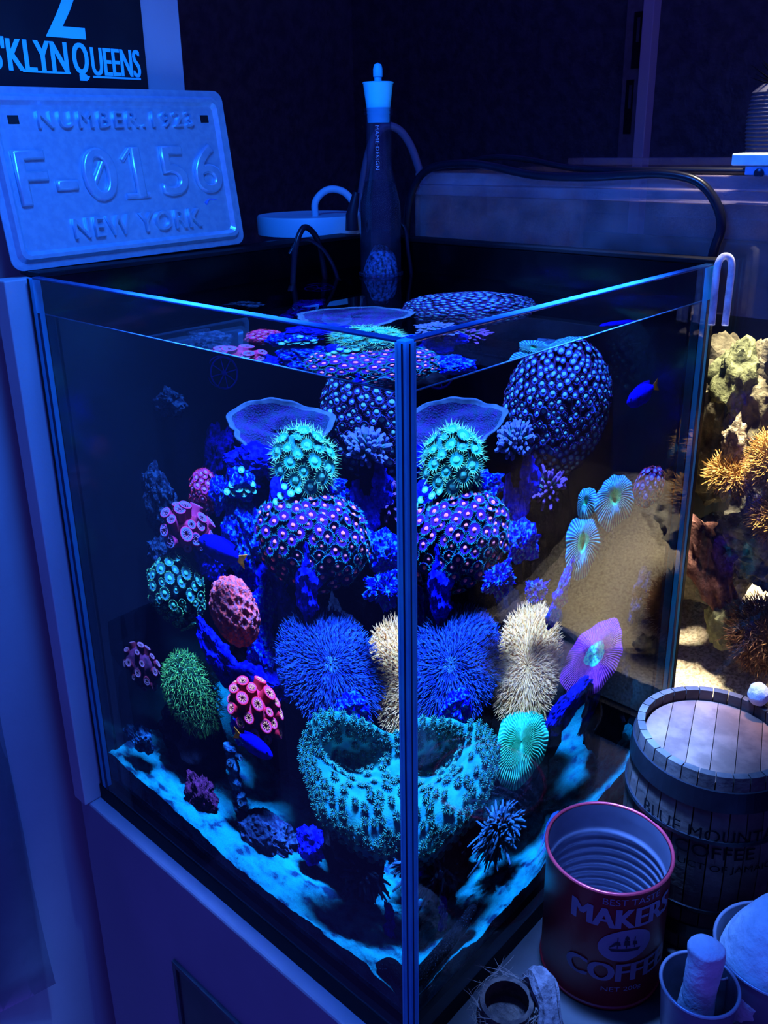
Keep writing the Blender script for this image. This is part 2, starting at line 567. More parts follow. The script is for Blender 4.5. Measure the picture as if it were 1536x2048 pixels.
npart('front_pane', (NX0, NY0, .02), (NX0+.006, NY1, NWAT), M_acrc)
npart('splash_band', (NX0, NY0, NWAT+.0002), (NX0+.006, NY1, .4025), M_acr)
npart('rim_brace', (NX0-.0002, NY0, .4027), (NX0+.024, NY1, .4105), M_acr2, .0008)
npart('rim_brace', (NX0-.0002, NY0, .4107), (NX0+.008, NY1, NZ), M_acr2, .0008)
npart('end_pane', (NX0+.0062, NY1-.006, .02), (NX1, NY1, NZ), M_acr)
npart('back_pane', (NX1, NY0, .02), (NX1+.006, NY1, NZ+.006), M_acr)
npart('rim_brace', (NX1-.03, NY0, NZ), (NX1-.0002, NY1, NZ+.006), M_acr2, .0008)
npart('end_pane', (NX0+.0062, NY0, .02), (NX1, NY0+.006, NZ), M_acr)
npart('base_board', (NX0, NY0, TABLE), (NX1+.006, NY1, .0198), M_black)
npart('back_sheet', (NX1-.004, NY0+.0065, .021), (NX1-.0002, NY1-.0065, NWAT+.02), mat('dark_back_sheet', (.012, .014, .018), rough=.5))
wn = water_body('neighbour_water', (NX0+.0064, NY0+.0064, .0205), (NX1-.0043, NY1-.0064, NWAT), thin_glass('neighbour_water_surface', (.97, .98, .97), ior=1.33, k=.8), False)
wn.name = 'tank_water'
tag(wn, 'clear water in the tank behind, lit warm white over pale sand', 'water', kind='stuff')
M_nsand = mat('crushed_coral', (.72, .62, .44), (.36, .29, .19), scale=420, rough=.95, bump=1, bscale=600, ramp=(.38, .56))
h2 = lambda P: .045+.010*np.clip((P[:, 0]-.33)/.2, 0, 1)+.060*np.clip((P[:, 0]-.40)/.15, 0, 1)*np.clip((-P[:, 1]-.03)/.05, 0, 1)+.005*fbm(P*20, 8, 3)+.0015*fbm(P*200, 2, 2)
tag(link('sand_bed', sand_bed('sand_bed', NX0+.0068, NX1-.0048, NY0+.0068, NY1-.0068, .0208, h2, M_nsand, 150)),
    'bed of cream crushed coral sand in the tank behind', 'sand', kind='stuff')

DEFSPEC[0] = 0
# ================================================================== THE REEF
# ---- rocks
M_rblue = mat('coralline_rock', T(14, 40, 255, 1.7), T(0, 4, 200, 1.2), scale=260, rough=.9, bump=1, bscale=350, ramp=(.45, .72))
M_rspeck = mat('speckled_rock', T(30, 150, 255, 1.1), T(0, 4, 230, 1.3), scale=420, rough=.9, bump=1, bscale=500, ramp=(.50, .66))
M_rdark = mat('shaded_rock', (.0012, .0012, .0022), (.0006, .0006, .0012), scale=160, rough=.95, bump=1, bscale=260)  # near-black colour puts the shade among the corals into the rock
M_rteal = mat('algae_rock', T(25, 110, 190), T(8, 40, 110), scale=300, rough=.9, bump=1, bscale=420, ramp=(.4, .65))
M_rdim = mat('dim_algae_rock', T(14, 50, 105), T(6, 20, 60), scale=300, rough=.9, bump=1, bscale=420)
SEED = [11]
def rock(label, c, semi, m, amp=.28, fine=.09, sub=5, tilt=None, freq=1.6, name='live_rock'):
    SEED[0] += 1
    me = lump(name, semi, m, SEED[0], sub, amp*.8, freq, fine, crust=.0022)
    R = VIEWF if tilt is None else VIEWF @ Matrix.Rotation(math.radians(tilt), 3, 'Y')
    o = link(name, me, None, c, R)
    tag(o, label, 'rock', 'rocks of the reef')
    return o
# semi axes: right, away, up
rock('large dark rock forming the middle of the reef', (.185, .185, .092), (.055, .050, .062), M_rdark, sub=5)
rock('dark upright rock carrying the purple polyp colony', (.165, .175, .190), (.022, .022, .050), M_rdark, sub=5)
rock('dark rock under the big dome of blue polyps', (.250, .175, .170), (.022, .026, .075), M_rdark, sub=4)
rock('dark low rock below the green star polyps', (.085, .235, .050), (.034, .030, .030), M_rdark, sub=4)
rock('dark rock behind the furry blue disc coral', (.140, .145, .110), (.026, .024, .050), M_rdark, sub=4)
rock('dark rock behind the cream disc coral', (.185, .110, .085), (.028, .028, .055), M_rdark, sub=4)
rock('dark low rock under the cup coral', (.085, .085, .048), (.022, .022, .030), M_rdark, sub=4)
rock('bright blue speckled rock left of the purple polyp colony', (.135, .204, .198), (.0165, .014, .031), M_rspeck, tilt=-8)
rock('narrow blue rock column beside the pink brain coral', (.125, .186, .152), (.0085, .010, .028), M_rspeck, tilt=10)
rock('blue rock ridge sloping down beside the green star polyps', (.094, .204, .118), (.010, .012, .034), M_rblue, tilt=-32)
rock('blue rock beneath the pink brain coral', (.112, .172, .112), (.030, .012, .011), M_rblue, tilt=8)
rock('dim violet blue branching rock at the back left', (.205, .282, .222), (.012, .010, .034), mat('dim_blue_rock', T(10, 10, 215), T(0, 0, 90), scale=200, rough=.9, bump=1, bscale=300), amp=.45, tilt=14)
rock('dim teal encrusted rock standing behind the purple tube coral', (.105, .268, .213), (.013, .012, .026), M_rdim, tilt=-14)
rock('blue rock knob under the small red polyps', (.128, .224, .226), (.0075, .008, .011), M_rspeck)
rock('blue rock holding the small cluster of green polyps', (.140, .208, .238), (.013, .010, .010), M_rblue, tilt=-20)
rock('blue knobbly rock at the right of the purple polyps', (.174, .112, .206), (.013, .012, .013), M_rspeck, amp=.4)
rock('small ultramarine rock behind the dark tube stalk', (.192, .128, .242), (.008, .008, .013), M_rblue)
rock('blue rock under the plate of dull violet coral', (.150, .196, .252), (.024, .012, .010), M_rblue, amp=.4, tilt=6)
rock('pale blue ruffled algae clump in mid water', (.137, .092, .199), (.010, .008, .008), M_rspeck, amp=.6, fine=.25, freq=2.4, name='algae_clump')
rock('pale blue ruffled algae clump on the right of the ruffled one', (.160, .072, .187), (.007, .005, .006), M_rspeck, amp=.6, fine=.25, freq=2.4, name='algae_clump')
rock('slim blue rock finger pointing up past the cream disc coral', (.178, .062, .178), (.0055, .006, .022), M_rspeck, tilt=24)
rock('blue rock pillar behind the blue furry disc coral', (.118, .140, .190), (.008, .008, .024), M_rblue)
rock('thick blue rock branch to the right of the turquoise disc', (.177, .047, .100), (.030, .010, .010), mat('branch_rock', T(5, 20, 235), T(0, 0, 90), scale=150, rough=.9, bump=1, bscale=300), tilt=-32)
rock('thin blue rock branch hanging under the purple disc coral', (.205, .036, .098), (.006, .006, .028), mat('thin_branch_rock', T(5, 10, 190), T(0, 0, 70), scale=150, rough=.9, bump=1, bscale=300), tilt=26)
rock('smooth dark rock shoulder on the far right', (.235, .050, .075), (.026, .024, .040), M_rdark)
rock('blue rock lump on the sand left of the cup coral', (.070, .112, .036), (.010, .009, .013), M_rblue, tilt=20)
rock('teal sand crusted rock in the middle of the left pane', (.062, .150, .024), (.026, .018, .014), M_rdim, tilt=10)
rock('teal algae lump in the lower left corner', (.028, .262, .052), (.014, .010, .011), M_rteal)
rock('dark brown rock at the far left of the sand', (.045, .205, .028), (.014, .014, .017), mat('brown_rock', T(45, 25, 75), T(18, 12, 40), scale=260, rough=.9, bump=1))
rock('pale blue spur under the furry blue disc coral', (.098, .094, .131), (.011, .007, .010), M_rspeck, amp=.45, tilt=-35)
rock('short blue rock by the near foot of the cup coral', (.052, .040, .032), (.004, .004, .010), M_rblue)
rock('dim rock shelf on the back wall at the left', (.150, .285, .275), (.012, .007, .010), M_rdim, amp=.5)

rock('blue crusted rock wall behind the pink brain coral', (.142, .184, .168), (.016, .012, .030), M_rblue, tilt=6)
rock('blue speckled boulder between the pink brain coral and the furry blue disc', (.118, .180, .128), (.013, .012, .022), M_rspeck, tilt=-12)
rock('blue rock shelf under the turquoise frilled polyps', (.160, .162, .238), (.024, .012, .010), M_rspeck, amp=.4)
rock('ultramarine rock lobe left of the small turquoise spray', (.162, .222, .226), (.014, .012, .020), M_rblue, amp=.4)
rock('deep blue rock behind the blue damselfish', (.112, .220, .186), (.013, .010, .014), M_rblue, amp=.4)
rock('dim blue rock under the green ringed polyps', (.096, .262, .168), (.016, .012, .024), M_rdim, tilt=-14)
rock('ultramarine rock sliver right of the purple polyp colony', (.186, .136, .226), (.010, .010, .020), M_rblue)
rock('blue rock foot beside the red tube coral', (.082, .180, .090), (.010, .010, .016), M_rspeck, tilt=20)
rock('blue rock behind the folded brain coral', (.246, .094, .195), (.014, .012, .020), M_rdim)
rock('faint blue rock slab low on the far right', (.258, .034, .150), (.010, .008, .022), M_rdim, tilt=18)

# ---- polyps
def polyp_mesh(name, mats, n=22, fringe=.42, up=.35, disc=.72, centre=.2, width=.55):
    """unit radius flower polyp: stalk, cupped disc, centre button, fringe of tentacles. mats: stalk, disc, centre, fringe"""
    b = MB()
    b.lathe([(.40, -.8), (.52, -.3), (disc, .05)], 14, 0)
    b.lathe([(disc, .05), (disc*.96, .10), (disc*.55, .0), (centre*1.3, -.02)], 14, 1)
    b.lathe([(centre*1.3, -.02), (centre, .10), (centre*.6, .17), (.001, .19)], 10, 2)
    V, F = [], []
    for i in range(n):
        t = 2*PI*i/n
        w = width*PI*disc/n
        u = Vector((math.cos(t), math.sin(t), 0))
        s = Vector((-math.sin(t), math.cos(t), 0))
        L = fringe*(1 if i % 2 else .82)
        r0 = u*(disc*.9)+Vector((0, 0, .08))
        tip = u*(disc*.9+L)+Vector((0, 0, .08+up*L*(1.3 if i % 2 else .5)))
        k = len(V)
        V += [r0-s*w, r0+s*w, r0+Vector((0, 0, w*1.4)), tip]
        F += [(k, k+1, k+3), (k+1, k+2, k+3), (k+2, k, k+3)]
    b.add(V, F, 3)
    return b.mesh(name, mats)
def colony(label, c, semi, pm, prad, count, base_mat, facing=None, min_dot=-.2, jitter=.12, seed=1, amp=.12,
           rot=VIEWF, cat='coral', name='polyp_colony', lift=.0, group='polyp corals', squash=1, base=True, var=.25, tilt_up=0):
    """lumpy ellipsoid covered with polyps; semi axes are right, away, up"""
    t = thing(name, label, cat, c, rot, group)
    rg = np.random.default_rng(seed)
    if base:
        link('colony_base', lump('colony_base', [s*.97 for s in semi], base_mat, seed, 4, amp*.8, 1.4, .04), t)
    D = fib(count)
    D = D+rg.normal(0, jitter*(4*PI/count)**.5, D.shape)
    D /= np.linalg.norm(D, axis=1)[:, None]
    d = 1+amp*.8*fbm(D*1.4+seed*3.7, seed, 4)
    S = np.array(semi)
    Pp = D*d[:, None]*S
    Nn = D/S
    Nn /= np.linalg.norm(Nn, axis=1)[:, None]
    fc = np.array(facing if facing is not None else (0, -.75, .66))
    fc = fc/np.linalg.norm(fc)
    k = 0
    for p, nn in zip(Pp, Nn):
        if nn@fc < min_dot:
            continue
        q = nn+rg.normal(0, .15, 3)+np.array([0, 0, tilt_up])
        r = prad*(1+rg.uniform(-var, var))
        o = link('polyp', pm, t, p+nn*(r*.35+lift), to_axis(q, rg.uniform(0, 6)), (r, r, r*squash))
        k += 1
    return t
S_teal = mat('polyp_stalk', T(10, 60, 120), T(5, 30, 80), scale=300)
pm_purple = polyp_mesh('purple_polyp', [S_teal, mat('violet_disc', T(36, 16, 160, .7), T(18, 8, 100, .7), scale=900), mat('pink_button', T(235, 170, 205), T(205, 120, 180), scale=900), mat('teal_fringe', T(18, 150, 190), T(10, 100, 155), scale=900)], n=26, fringe=.34, disc=.78, centre=.22)
colony('purple polyp colony with pink centres and teal fringes in mid tank', (.140, .150, .212), (.038, .026, .030), pm_purple, .0052, 250, mat('purple_base', T(8, 20, 90), rough=.8), seed=3, min_dot=-.1, lift=.0002, var=.15)
pm_green = polyp_mesh('green_polyp', [S_teal, mat('aqua_disc', T(30, 195, 235, 1.0), T(15, 135, 205, .9), scale=700), mat('aqua_button', T(80, 235, 250, 1.3), T(50, 200, 240, 1.2), scale=700), mat('lime_fringe', T(130, 250, 210, 1.15), T(60, 225, 220, 1.1), scale=700)], n=24, fringe=.5, disc=.66, up=.8, centre=.28)
colony('turquoise polyp colony with pale green frills above the purple one', (.146, .160, .258), (.018, .013, .020), pm_green, .0066, 62, mat('green_base', T(12, 105, 150), rough=.8), seed=5, min_dot=-.1, tilt_up=.2)
pm_pinkc = polyp_mesh('pink_centre_polyp', [S_teal, mat('coral_pink_disc', T(235, 120, 150), T(190, 80, 130), scale=700), mat('aqua_button', T(70, 215, 240)), mat('pale_aqua_fringe', T(140, 235, 230), T(70, 210, 230), scale=700)], n=22, fringe=.5, disc=.62, up=.4)
t = thing('polyp_colony', 'single pink centred polyp beside the turquoise polyps', 'coral', (.134, .171, .263), VIEWF, 'polyp corals')
link('polyp', pm_pinkc, t, (0, -.003, .003), to_axis((-.2, -.8, .5)), .0052)
link('polyp', pm_pinkc, t, (.008, -.004, .0), to_axis((.1, -.6, .8)), (.0048, .0036, .004))
pm_button = polyp_mesh('button_polyp', [S_teal, mat('pale_button_disc', T(70, 225, 245), T(40, 190, 230), scale=700), mat('pale_button', T(120, 245, 255)), mat('aqua_rim', T(60, 225, 235), T(40, 190, 225), scale=700)], n=16, fringe=.12, disc=.9, up=.3, centre=.4)
t = thing('polyp_colony', 'loose row of small bright turquoise button polyps left of the purple colony', 'coral', (.123, .161, .243), VIEWF, 'polyp corals')
for i, (x, z, r) in enumerate([(0, .006, .0026), (.0045, .002, .0030), (-.003, .0, .0028), (.003, -.005, .0034), (-.006, -.004, .0030), (-.0075, -.010, .0030), (.010, .004, .0028), (-.002, -.010, .0030)]):
    link('polyp', pm_button, t, (x, -.002, z), to_axis((random.uniform(-.4, .4), -.7, .6)), r)
link('colony_base', lump('colony_base', (.010, .005, .012), M_rblue, 4, 3, .3), t, (0, .006, -.003))
t = thing('polyp_colony', 'small spray of turquoise polyps on the blue rock at upper left', 'coral', (.130, .205, .241), VIEWF, 'polyp corals')
for i, (x, z, r) in enumerate([(.001, .009, .0030), (-.004, .004, .0026), (.004, .005, .0024), (-.007, -.001, .0030), (-.002, -.003, .0042), (.005, -.004, .0030), (-.011, -.006, .0030), (.002, -.007, .0028), (.009, .0, .0026), (-.006, -.007, .0026), (.010, -.005, .0022)]):
    link('polyp', pm_button, t, (x, -.006, z), to_axis((random.uniform(-.5, .5), -.7, .6)), r)
link('colony_base', lump('colony_base', (.012, .007, .011), M_rspeck, 8, 3, .4), t)
pm_blue = polyp_mesh('blue_polyp', [S_teal, mat('blue_disc', T(30, 70, 220, .8), T(20, 45, 170, .7), scale=900), mat('sky_button', T(90, 205, 255), T(60, 170, 250), scale=900), mat('violet_fringe', T(42, 38, 125, .7), T(28, 26, 90, .7), scale=900)], n=18, fringe=.4, disc=.72, centre=.34)
colony('big dome of blue polyps with pale centres near the water surface', (.245, .155, .273), (.043, .030, .046), pm_blue, .0038, 660, mat('dome_base', T(22, 18, 80), rough=.8), seed=9, min_dot=-.05, amp=.10, facing=(0, -.7, .7), squash=1.2, name='polyp_dome', group='polyp corals')
pm_red = polyp_mesh('red_polyp', [S_teal, mat('red_violet_disc', T(120, 50, 175), T(80, 30, 130), scale=900), mat('lilac_button', T(150, 150, 250)), mat('red_fringe', T(150, 45, 70), T(105, 32, 70), scale=900)], n=20, fringe=.3, disc=.8, centre=.3)
colony('small ball of red violet polyps at the upper left', (.128, .238, .226), (.0115, .009, .014), pm_red, .0033, 90, mat('red_base', T(70, 15, 70), rough=.8), seed=13, min_dot=-.1)
pm_lime = polyp_mesh('lime_ring_polyp', [mat('lime_stalk', T(5, 55, 60), T(3, 30, 50)), mat('deep_green_disc', T(20, 95, 130), T(10, 50, 90), scale=900), mat('green_button', T(50, 170, 170)), mat('lime_ring', T(110, 240, 170), T(50, 190, 150), scale=700)], n=22, fringe=.22, disc=.84, up=.6, centre=.3)
colony('loose spray of green ringed polyps left of the pink brain coral', (.083, .243, .160), (.020, .013, .021), pm_lime, .0046, 96, mat('lime_base', T(5, 20, 50), rough=.8), seed=21, min_dot=.0, lift=.0035, var=.35)
pm_dusk = polyp_mesh('dusky_polyp', [S_teal, mat('dusk_disc', T(55, 60, 190), T(40, 40, 140), scale=900), mat('dusk_button', T(90, 140, 245)), mat('maroon_fringe', T(120, 45, 85), T(80, 30, 70), scale=900)], n=20, fringe=.36, disc=.72, centre=.34)
colony('small dome of maroon and blue polyps near the right edge', (.263, .040, .226), (.014, .011, .013), pm_dusk, .0034, 110, mat('dusk_base', T(70, 25, 60), rough=.8), seed=23, min_dot=-.1)

# ---- tube (sun) corals
def tube_polyp(name, mats):
    b = MB()
    b.lathe([(1.12, -2.2), (1.0, -1.2), (.96, -.35), (1.02, -.05), (1.0, .06), (.86, .10)], 16, 0)
    b.lathe([(.86, .10), (.62, .06), (.42, -.10)], 16, 1)
    b.lathe([(.42, -.10), (.34, -.35), (.001, -.40)], 12, 2)
    for i in range(10):
        t = 2*PI*i/10
        b.tube([(.62*math.cos(t), .62*math.sin(t), .05), (.36*math.cos(t), .36*math.sin(t), .10), (.22*math.cos(t), .22*math.sin(t), -.02)], [.07, .08, .03], 5, 3)
    return b.mesh(name, mats)
def sun_coral(label, c, semi, mats, prad, count, seed, base_mat, min_dot=-.05):
    pm = tube_polyp('tube_polyp', mats)
    t = thing('tube_coral', label, 'coral', c, VIEWF, 'tube corals')
    rg = np.random.default_rng(seed)
    link('colony_base', lump('colony_base', semi, base_mat, seed, 4, .2, 1.5, .03), t)
    D = fib(count)
    D += rg.normal(0, .10, D.shape)
    D /= np.linalg.norm(D, axis=1)[:, None]
    S = np.array(semi)
    fc = np.array((0, -.8, .6))
    for dd in D:
        n = dd/S
        n /= np.linalg.norm(n)
        if n@fc < min_dot: continue
        r = prad*rg.uniform(.72, 1.15)
        nn = n+np.array([0, -.1, .45])+rg.normal(0, .1, 3)
        link('tube_polyp', pm, t, dd*S+n*r*1.1, to_axis(nn, rg.uniform(0, 6)), (r, r, r*rg.uniform(1, 1.5)))
    return t
sun_coral('violet tube coral with pale blue mouths at the upper left', (.098, .237, .206), (.017, .012, .012),
          [mat('violet_tube', T(115, 45, 150), T(90, 30, 70), scale=200), mat('blue_mouth', T(75, 125, 240), T(60, 90, 225), scale=300), mat('dark_mouth', T(70, 25, 60)), mat('violet_tooth', T(120, 110, 220))], .0048, 38, 4, mat('violet_tube_base', T(95, 30, 90), T(60, 20, 50), scale=200))
sun_coral('red tube coral with yellowish mouths right of the green star polyps', (.068, .159, .110), (.0165, .013, .018),
          [mat('red_tube', T(125, 24, 52), T(88, 15, 42), scale=200), mat('pink_mouth', T(128, 60, 135), T(105, 42, 115), scale=300), mat('dark_red_mouth', T(60, 15, 45)), mat('yellow_tooth', T(190, 170, 120), T(150, 110, 130), scale=400)], .0045, 44, 8, mat('red_tube_base', T(130, 22, 70), T(80, 30, 80), scale=200))
sun_coral('dim reddish tube coral against the left edge of the tank', (.036, .256, .110), (.014, .010, .014),
          [mat('dim_tube', T(75, 30, 60), T(40, 20, 55), scale=200), mat('dim_mouth', T(80, 90, 150), T(60, 60, 120), scale=300), mat('dim_dark_mouth', T(25, 12, 30)), mat('dim_tooth', T(85, 85, 140))], .0034, 34, 12, mat('dim_tube_base', T(50, 30, 80), T(20, 20, 50), scale=200))

# ---- pink brain coral
def brain_coral():
    V, F = ico(6)
    rg = np.random.default_rng(31)
    pts = fib(120)+rg.normal(0, .06, (120, 3))
    pts /= np.linalg.norm(pts, axis=1)[:, None]
    ds = np.linalg.norm(V[:, None, :]-pts[None, :, :], axis=2)
    ds.sort(axis=1)
    pit = np.clip(ds[:, 0]/.15, 0, 1)
    d = 1-.15*(1-pit**1.4)+.05*fbm(V*1.3, 3, 2)+.040*fbm(V*13, 7, 2)
    # material: valleys darker
    cen = np.array([pit[f].mean() for f in np.array(F)])
    fm = (cen < .42).astype(int)
    S = np.array((.0190, .013, .0245))
    me = mesh('brain_coral', V*d[:, None]*S, F, [mat('salmon_ridge', T(172, 82, 95), T(110, 85, 150), scale=450, rough=.7, bump=.8, bscale=700), mat('brown_valley', T(150, 60, 80), T(105, 45, 70), scale=350, rough=.8)], fm)
    o = link('brain_coral', me, None, (.080, .181, .169), VIEWF @ Matrix.Rotation(math.radians(-20), 3, 'Y'))
    tag(o, 'salmon pink pitted brain coral on the left side of the reef', 'coral')
brain_coral()

# ---- strands
def strands(items, n=4, seg=4, m=0, tip_m=None, tip_from=.8):
    """items: (base, direction, length, radius, bend vector, tip radius factor)"""
    b = MB()
    for base, d, L, r, bd, tf in items:
        base, d, bd = Vector(base), Vector(d).normalized(), Vector(bd)
        pts, rad = [], []
        for k in range(seg+1):
            t = k/seg
            pts.append(base+d*(L*t)+bd*(L*t*t))
            rad.append(r*(1+(tf-1)*t))
        rad[-1] *= .6
        k0 = len(b.F)
        b.tube(pts, rad, n, m)
        if tip_m is not None:
            for s_ in range(seg):
                if (s_+1)/seg > tip_from:
                    for i in range(n):
                        b.M[k0+s_*n+i] = tip_m
            b.M[-1] = tip_m
    return b
def star_polyps():
    t = thing('star_polyps', 'bushy green star polyps at the left of the tank', 'coral', (.072, .226, .094), VIEWF @ Matrix.Rotation(math.radians(-22), 3, 'Y'))
    S = np.array((.0215, .013, .0265))
    link('colony_base', lump('colony_base', S*.95, mat('star_base', T(10, 50, 40), T(5, 25, 30), rough=.9), 3, 4, .12), t)
    rg = np.random.default_rng(6)
    it = []
    for D in fib(210):
        n = D/S; n /= np.linalg.norm(n)
        if n@np.array((0, -.85, .5)) < -.25: continue
        p = D*S*rg.uniform(.98, 1.05)
        low = D[2] < -.55
        for k in range(8 if not low else 9):
            a = 2*PI*k/8+rg.uniform(-.3, .3)
            o1 = Vector(n).orthogonal().normalized()
            o2 = Vector(n).cross(o1)
            side = o1*math.cos(a)+o2*math.sin(a)
            it.append((p, Vector(n)*.9+side*.75, rg.uniform(.0050, .0080)*(1.3 if low else 1), .00033, side*.25+Vector((0, 0, -.1)), .5))
    o = link('tentacles', strands(it, 3, 4, 0, 1, .6).mesh('tentacles', [mat('star_green', T(35, 120, 70), T(15, 70, 70), scale=400, rough=.6), mat('star_green_tip', T(75, 180, 95), T(40, 130, 100), scale=400, rough=.6)]), t)
    o['kind'] = 'stuff'
    b = MB()
    for D in fib(160)[::3]:
        n = D/S; n /= np.linalg.norm(n)
        if n@np.array((0, -.85, .5)) < .1: continue
        b.lathe([(.0001, .0006), (.0005, .0003), (.0005, -.0003), (.0001, -.0006)], 6, 0, c=tuple(D*S*1.12))
    link('pale_mouths', b.mesh('pale_mouths', [mat('star_mouth', T(120, 230, 215), rough=.5)]), t)['kind'] = 'stuff'
star_polyps()

def disc_mesh(name, a, b_, h, nrib, mats, rib=.03, rim_drop=.25, mouth=.10, mouth_depth=.25, wav=.04, nr=26, inner=.16, seed=0, lobed=0, thick=.10, wiggle=.0, ring=None):
    """ribbed disc coral; z up. mats: light rib, dark groove, centre, underside"""
    na = nrib*4
    V, F, M = [], [], []
    rg = np.random.default_rng(seed)
    ph0 = rg.uniform(0, 6)
    for j in range(nr+1):
        rho = .02+.98*j/nr
        for i in range(na):
            t = 2*PI*i/na
            tw = t+wiggle*math.sin(rho*14+t*5)*.06
            edge = 1+wav*math.sin(3*t+ph0)+wav*.7*math.sin(5*t+ph0*2)+wav*.4*math.sin(11*t+1)
            if lobed:
                edge *= 1-lobed*max(0, math.cos(t-PI/2))**6
            x, y = a*rho*edge*math.cos(tw), b_*rho*edge*math.sin(tw)
            if ring:
                z = h*(math.sin(min(1, rho)**ring*PI)**.8)
            else:
                z = h*(1-rho**2.2)-rim_drop*h*max(0, rho-.85)/.15
            # slit mouth
            ex, ey = x/a, y/b_
            dm = math.hypot(ex*2.2, ey*.7)
            z -= mouth_depth*h*math.exp(-(dm/mouth)**2) if mouth else 0
            z += rib*h*math.cos(nrib*t)*min(1, rho*3)*(1 if rho < .97 else .6)
            V.append((x, y, z))
    for j in range(nr):
        for i in range(na):
            i2 = (i+1) % na
            F.append((j*na+i, (j+1)*na+i, (j+1)*na+i2, j*na+i2))
            rho = (j+.5)/nr
            q = i % 4
            M.append(2 if rho < inner else (0 if q in (3, 0) else 1))
    # underside
    k = len(V)
    for i in range(na):
        x, y, z = V[nr*na+i]
        V.append((x*.96, y*.96, z-thick*a))
    c0 = len(V)
    V.append((0, 0, -thick*a*2.5))
    for i in range(na):
        i2 = (i+1) % na
        F.append((nr*na+i, k+i, k+i2, nr*na+i2)); M.append(3)
        F.append((k+i, c0, k+i2)); M.append(3)
    return mesh(name, V, F, mats, M)
def furry_disc(label, c, R, a, b_, h, mats, tmat, count, L, seed, inner_mat=None, rows=34):
    t = thing('plate_coral', label, 'coral', c, R, 'disc corals')
    link('disc', disc_mesh('disc', a, b_, h, 44, mats, rib=.035, mouth=.12, mouth_depth=.30, seed=seed, inner=.10, wiggle=1), t)
    rg = np.random.default_rng(seed)
    it = []
    for i in range(count):
        rho = math.sqrt((i+.5)/count)
        ang = i*2.399963+rg.normal(0, .05)
        ang = round(ang*rows/(2*PI))*2*PI/rows if rho > .25 else ang
        ang += rg.normal(0, .035)
        x, y = a*rho*math.cos(ang), b_*rho*math.sin(ang)
        z = h*(1-rho**2.2)
        out = Vector((math.cos(ang), math.sin(ang), 0))
        n = Vector((x/a/a, y/b_/b_, .55/h)).normalized()
        l = L*rg.uniform(.55, 1.25)
        it.append(((x, y, z-.0006), n*.55+out*.55+Vector(rg.normal(0, .18, 3)), l, .00034, out*.35+Vector(rg.normal(0, .15, 3)), .45))
    o = link('tentacles', strands(it, 4, 4, 0, 1, .7).mesh('tentacles', tmat), t)
    o['kind'] = 'stuff'
    return t
def face_cam(up, side=0.0):
    """rotation for a disc whose face looks back at the near corner, tipped up"""
    n = -AWAY*math.cos(math.radians(up))+UP*math.sin(math.radians(up))+RIGHT*side
    return frame(n, RIGHT)
furry_disc('furry blue disc coral in the centre of the tank', (.114, .121, .143), face_cam(40), .0370, .0390, .013,
           [mat('blue_ridge', T(20, 70, 215, .7), T(12, 45, 190, .7), scale=500, rough=.7), mat('blue_groove', T(3, 8, 90, .5), T(2, 4, 60, .5), scale=500), mat('blue_mouth2', T(50, 140, 250)), mat('blue_under', T(2, 6, 60))],
           [mat('blue_tentacle', T(12, 52, 190, .36), T(7, 34, 165, .30), scale=200), mat('blue_tip', T(32, 105, 235, .55), T(14, 60, 205, .42), scale=200)], 2600, .0034, 5, rows=84)
furry_disc('furry cream disc coral right of the blue one', (.160, .083, .131), frame((-.50, -.66, .56), (.81, -.59, 0)), .0285, .0430, .013,
           [mat('cream_ridge', T(205, 210, 165), T(180, 180, 125), scale=500, rough=.7), mat('cream_groove', T(120, 105, 65), T(80, 70, 45), scale=500), mat('cream_mouth', T(170, 165, 110)), mat('cream_under', T(60, 50, 40))],
           [mat('cream_tentacle', T(205, 208, 165), T(185, 180, 125), scale=300), mat('cream_tip', T(220, 225, 200), T(195, 195, 150), scale=300)], 2200, .0034, 9, rows=76)
t = thing('plate_coral', 'smooth turquoise ribbed disc coral under the cream one', 'coral', (.138, .060, .092), frame((-.42, -.66, .62), (.82, -.57, -.08)), 'disc corals')
link('disc', disc_mesh('disc', .0235, .0270, .012, 62, [mat('turq_rib', T(70, 250, 240), T(40, 235, 225), scale=300, rough=.6), mat('turq_groove', T(0, 140, 150), T(0, 105, 125), scale=300), mat('turq_mouth', T(30, 215, 215)), mat('turq_under', T(0, 60, 90))], rib=.05, mouth=.10, mouth_depth=.16, wiggle=.5, inner=.04, wav=.04, seed=2), t)
t = thing('plate_coral', 'violet ribbed disc coral with a bright cyan centre on the right', 'coral', (.2050, .0400, .1260), frame((-.42, -.58, .68), (.80, -.45, .36)), 'disc corals')
link('disc', disc_mesh('disc', .0310, .0250, .007, 84, [mat('violet_rib', T(125, 75, 200, 1.5), T(100, 55, 185, 1.4), scale=300, rough=.6), mat('violet_groove', T(70, 30, 150), T(55, 22, 130), scale=300), mat('cyan_centre', T(60, 225, 255, 2.2), T(20, 140, 245, 1.8), scale=500, ramp=(.4, .55)), mat('violet_under', T(20, 20, 190), T(10, 10, 130), scale=200)], rib=.05, mouth=.4, mouth_depth=.12, wav=.05, inner=.34, seed=4, nr=22), t)

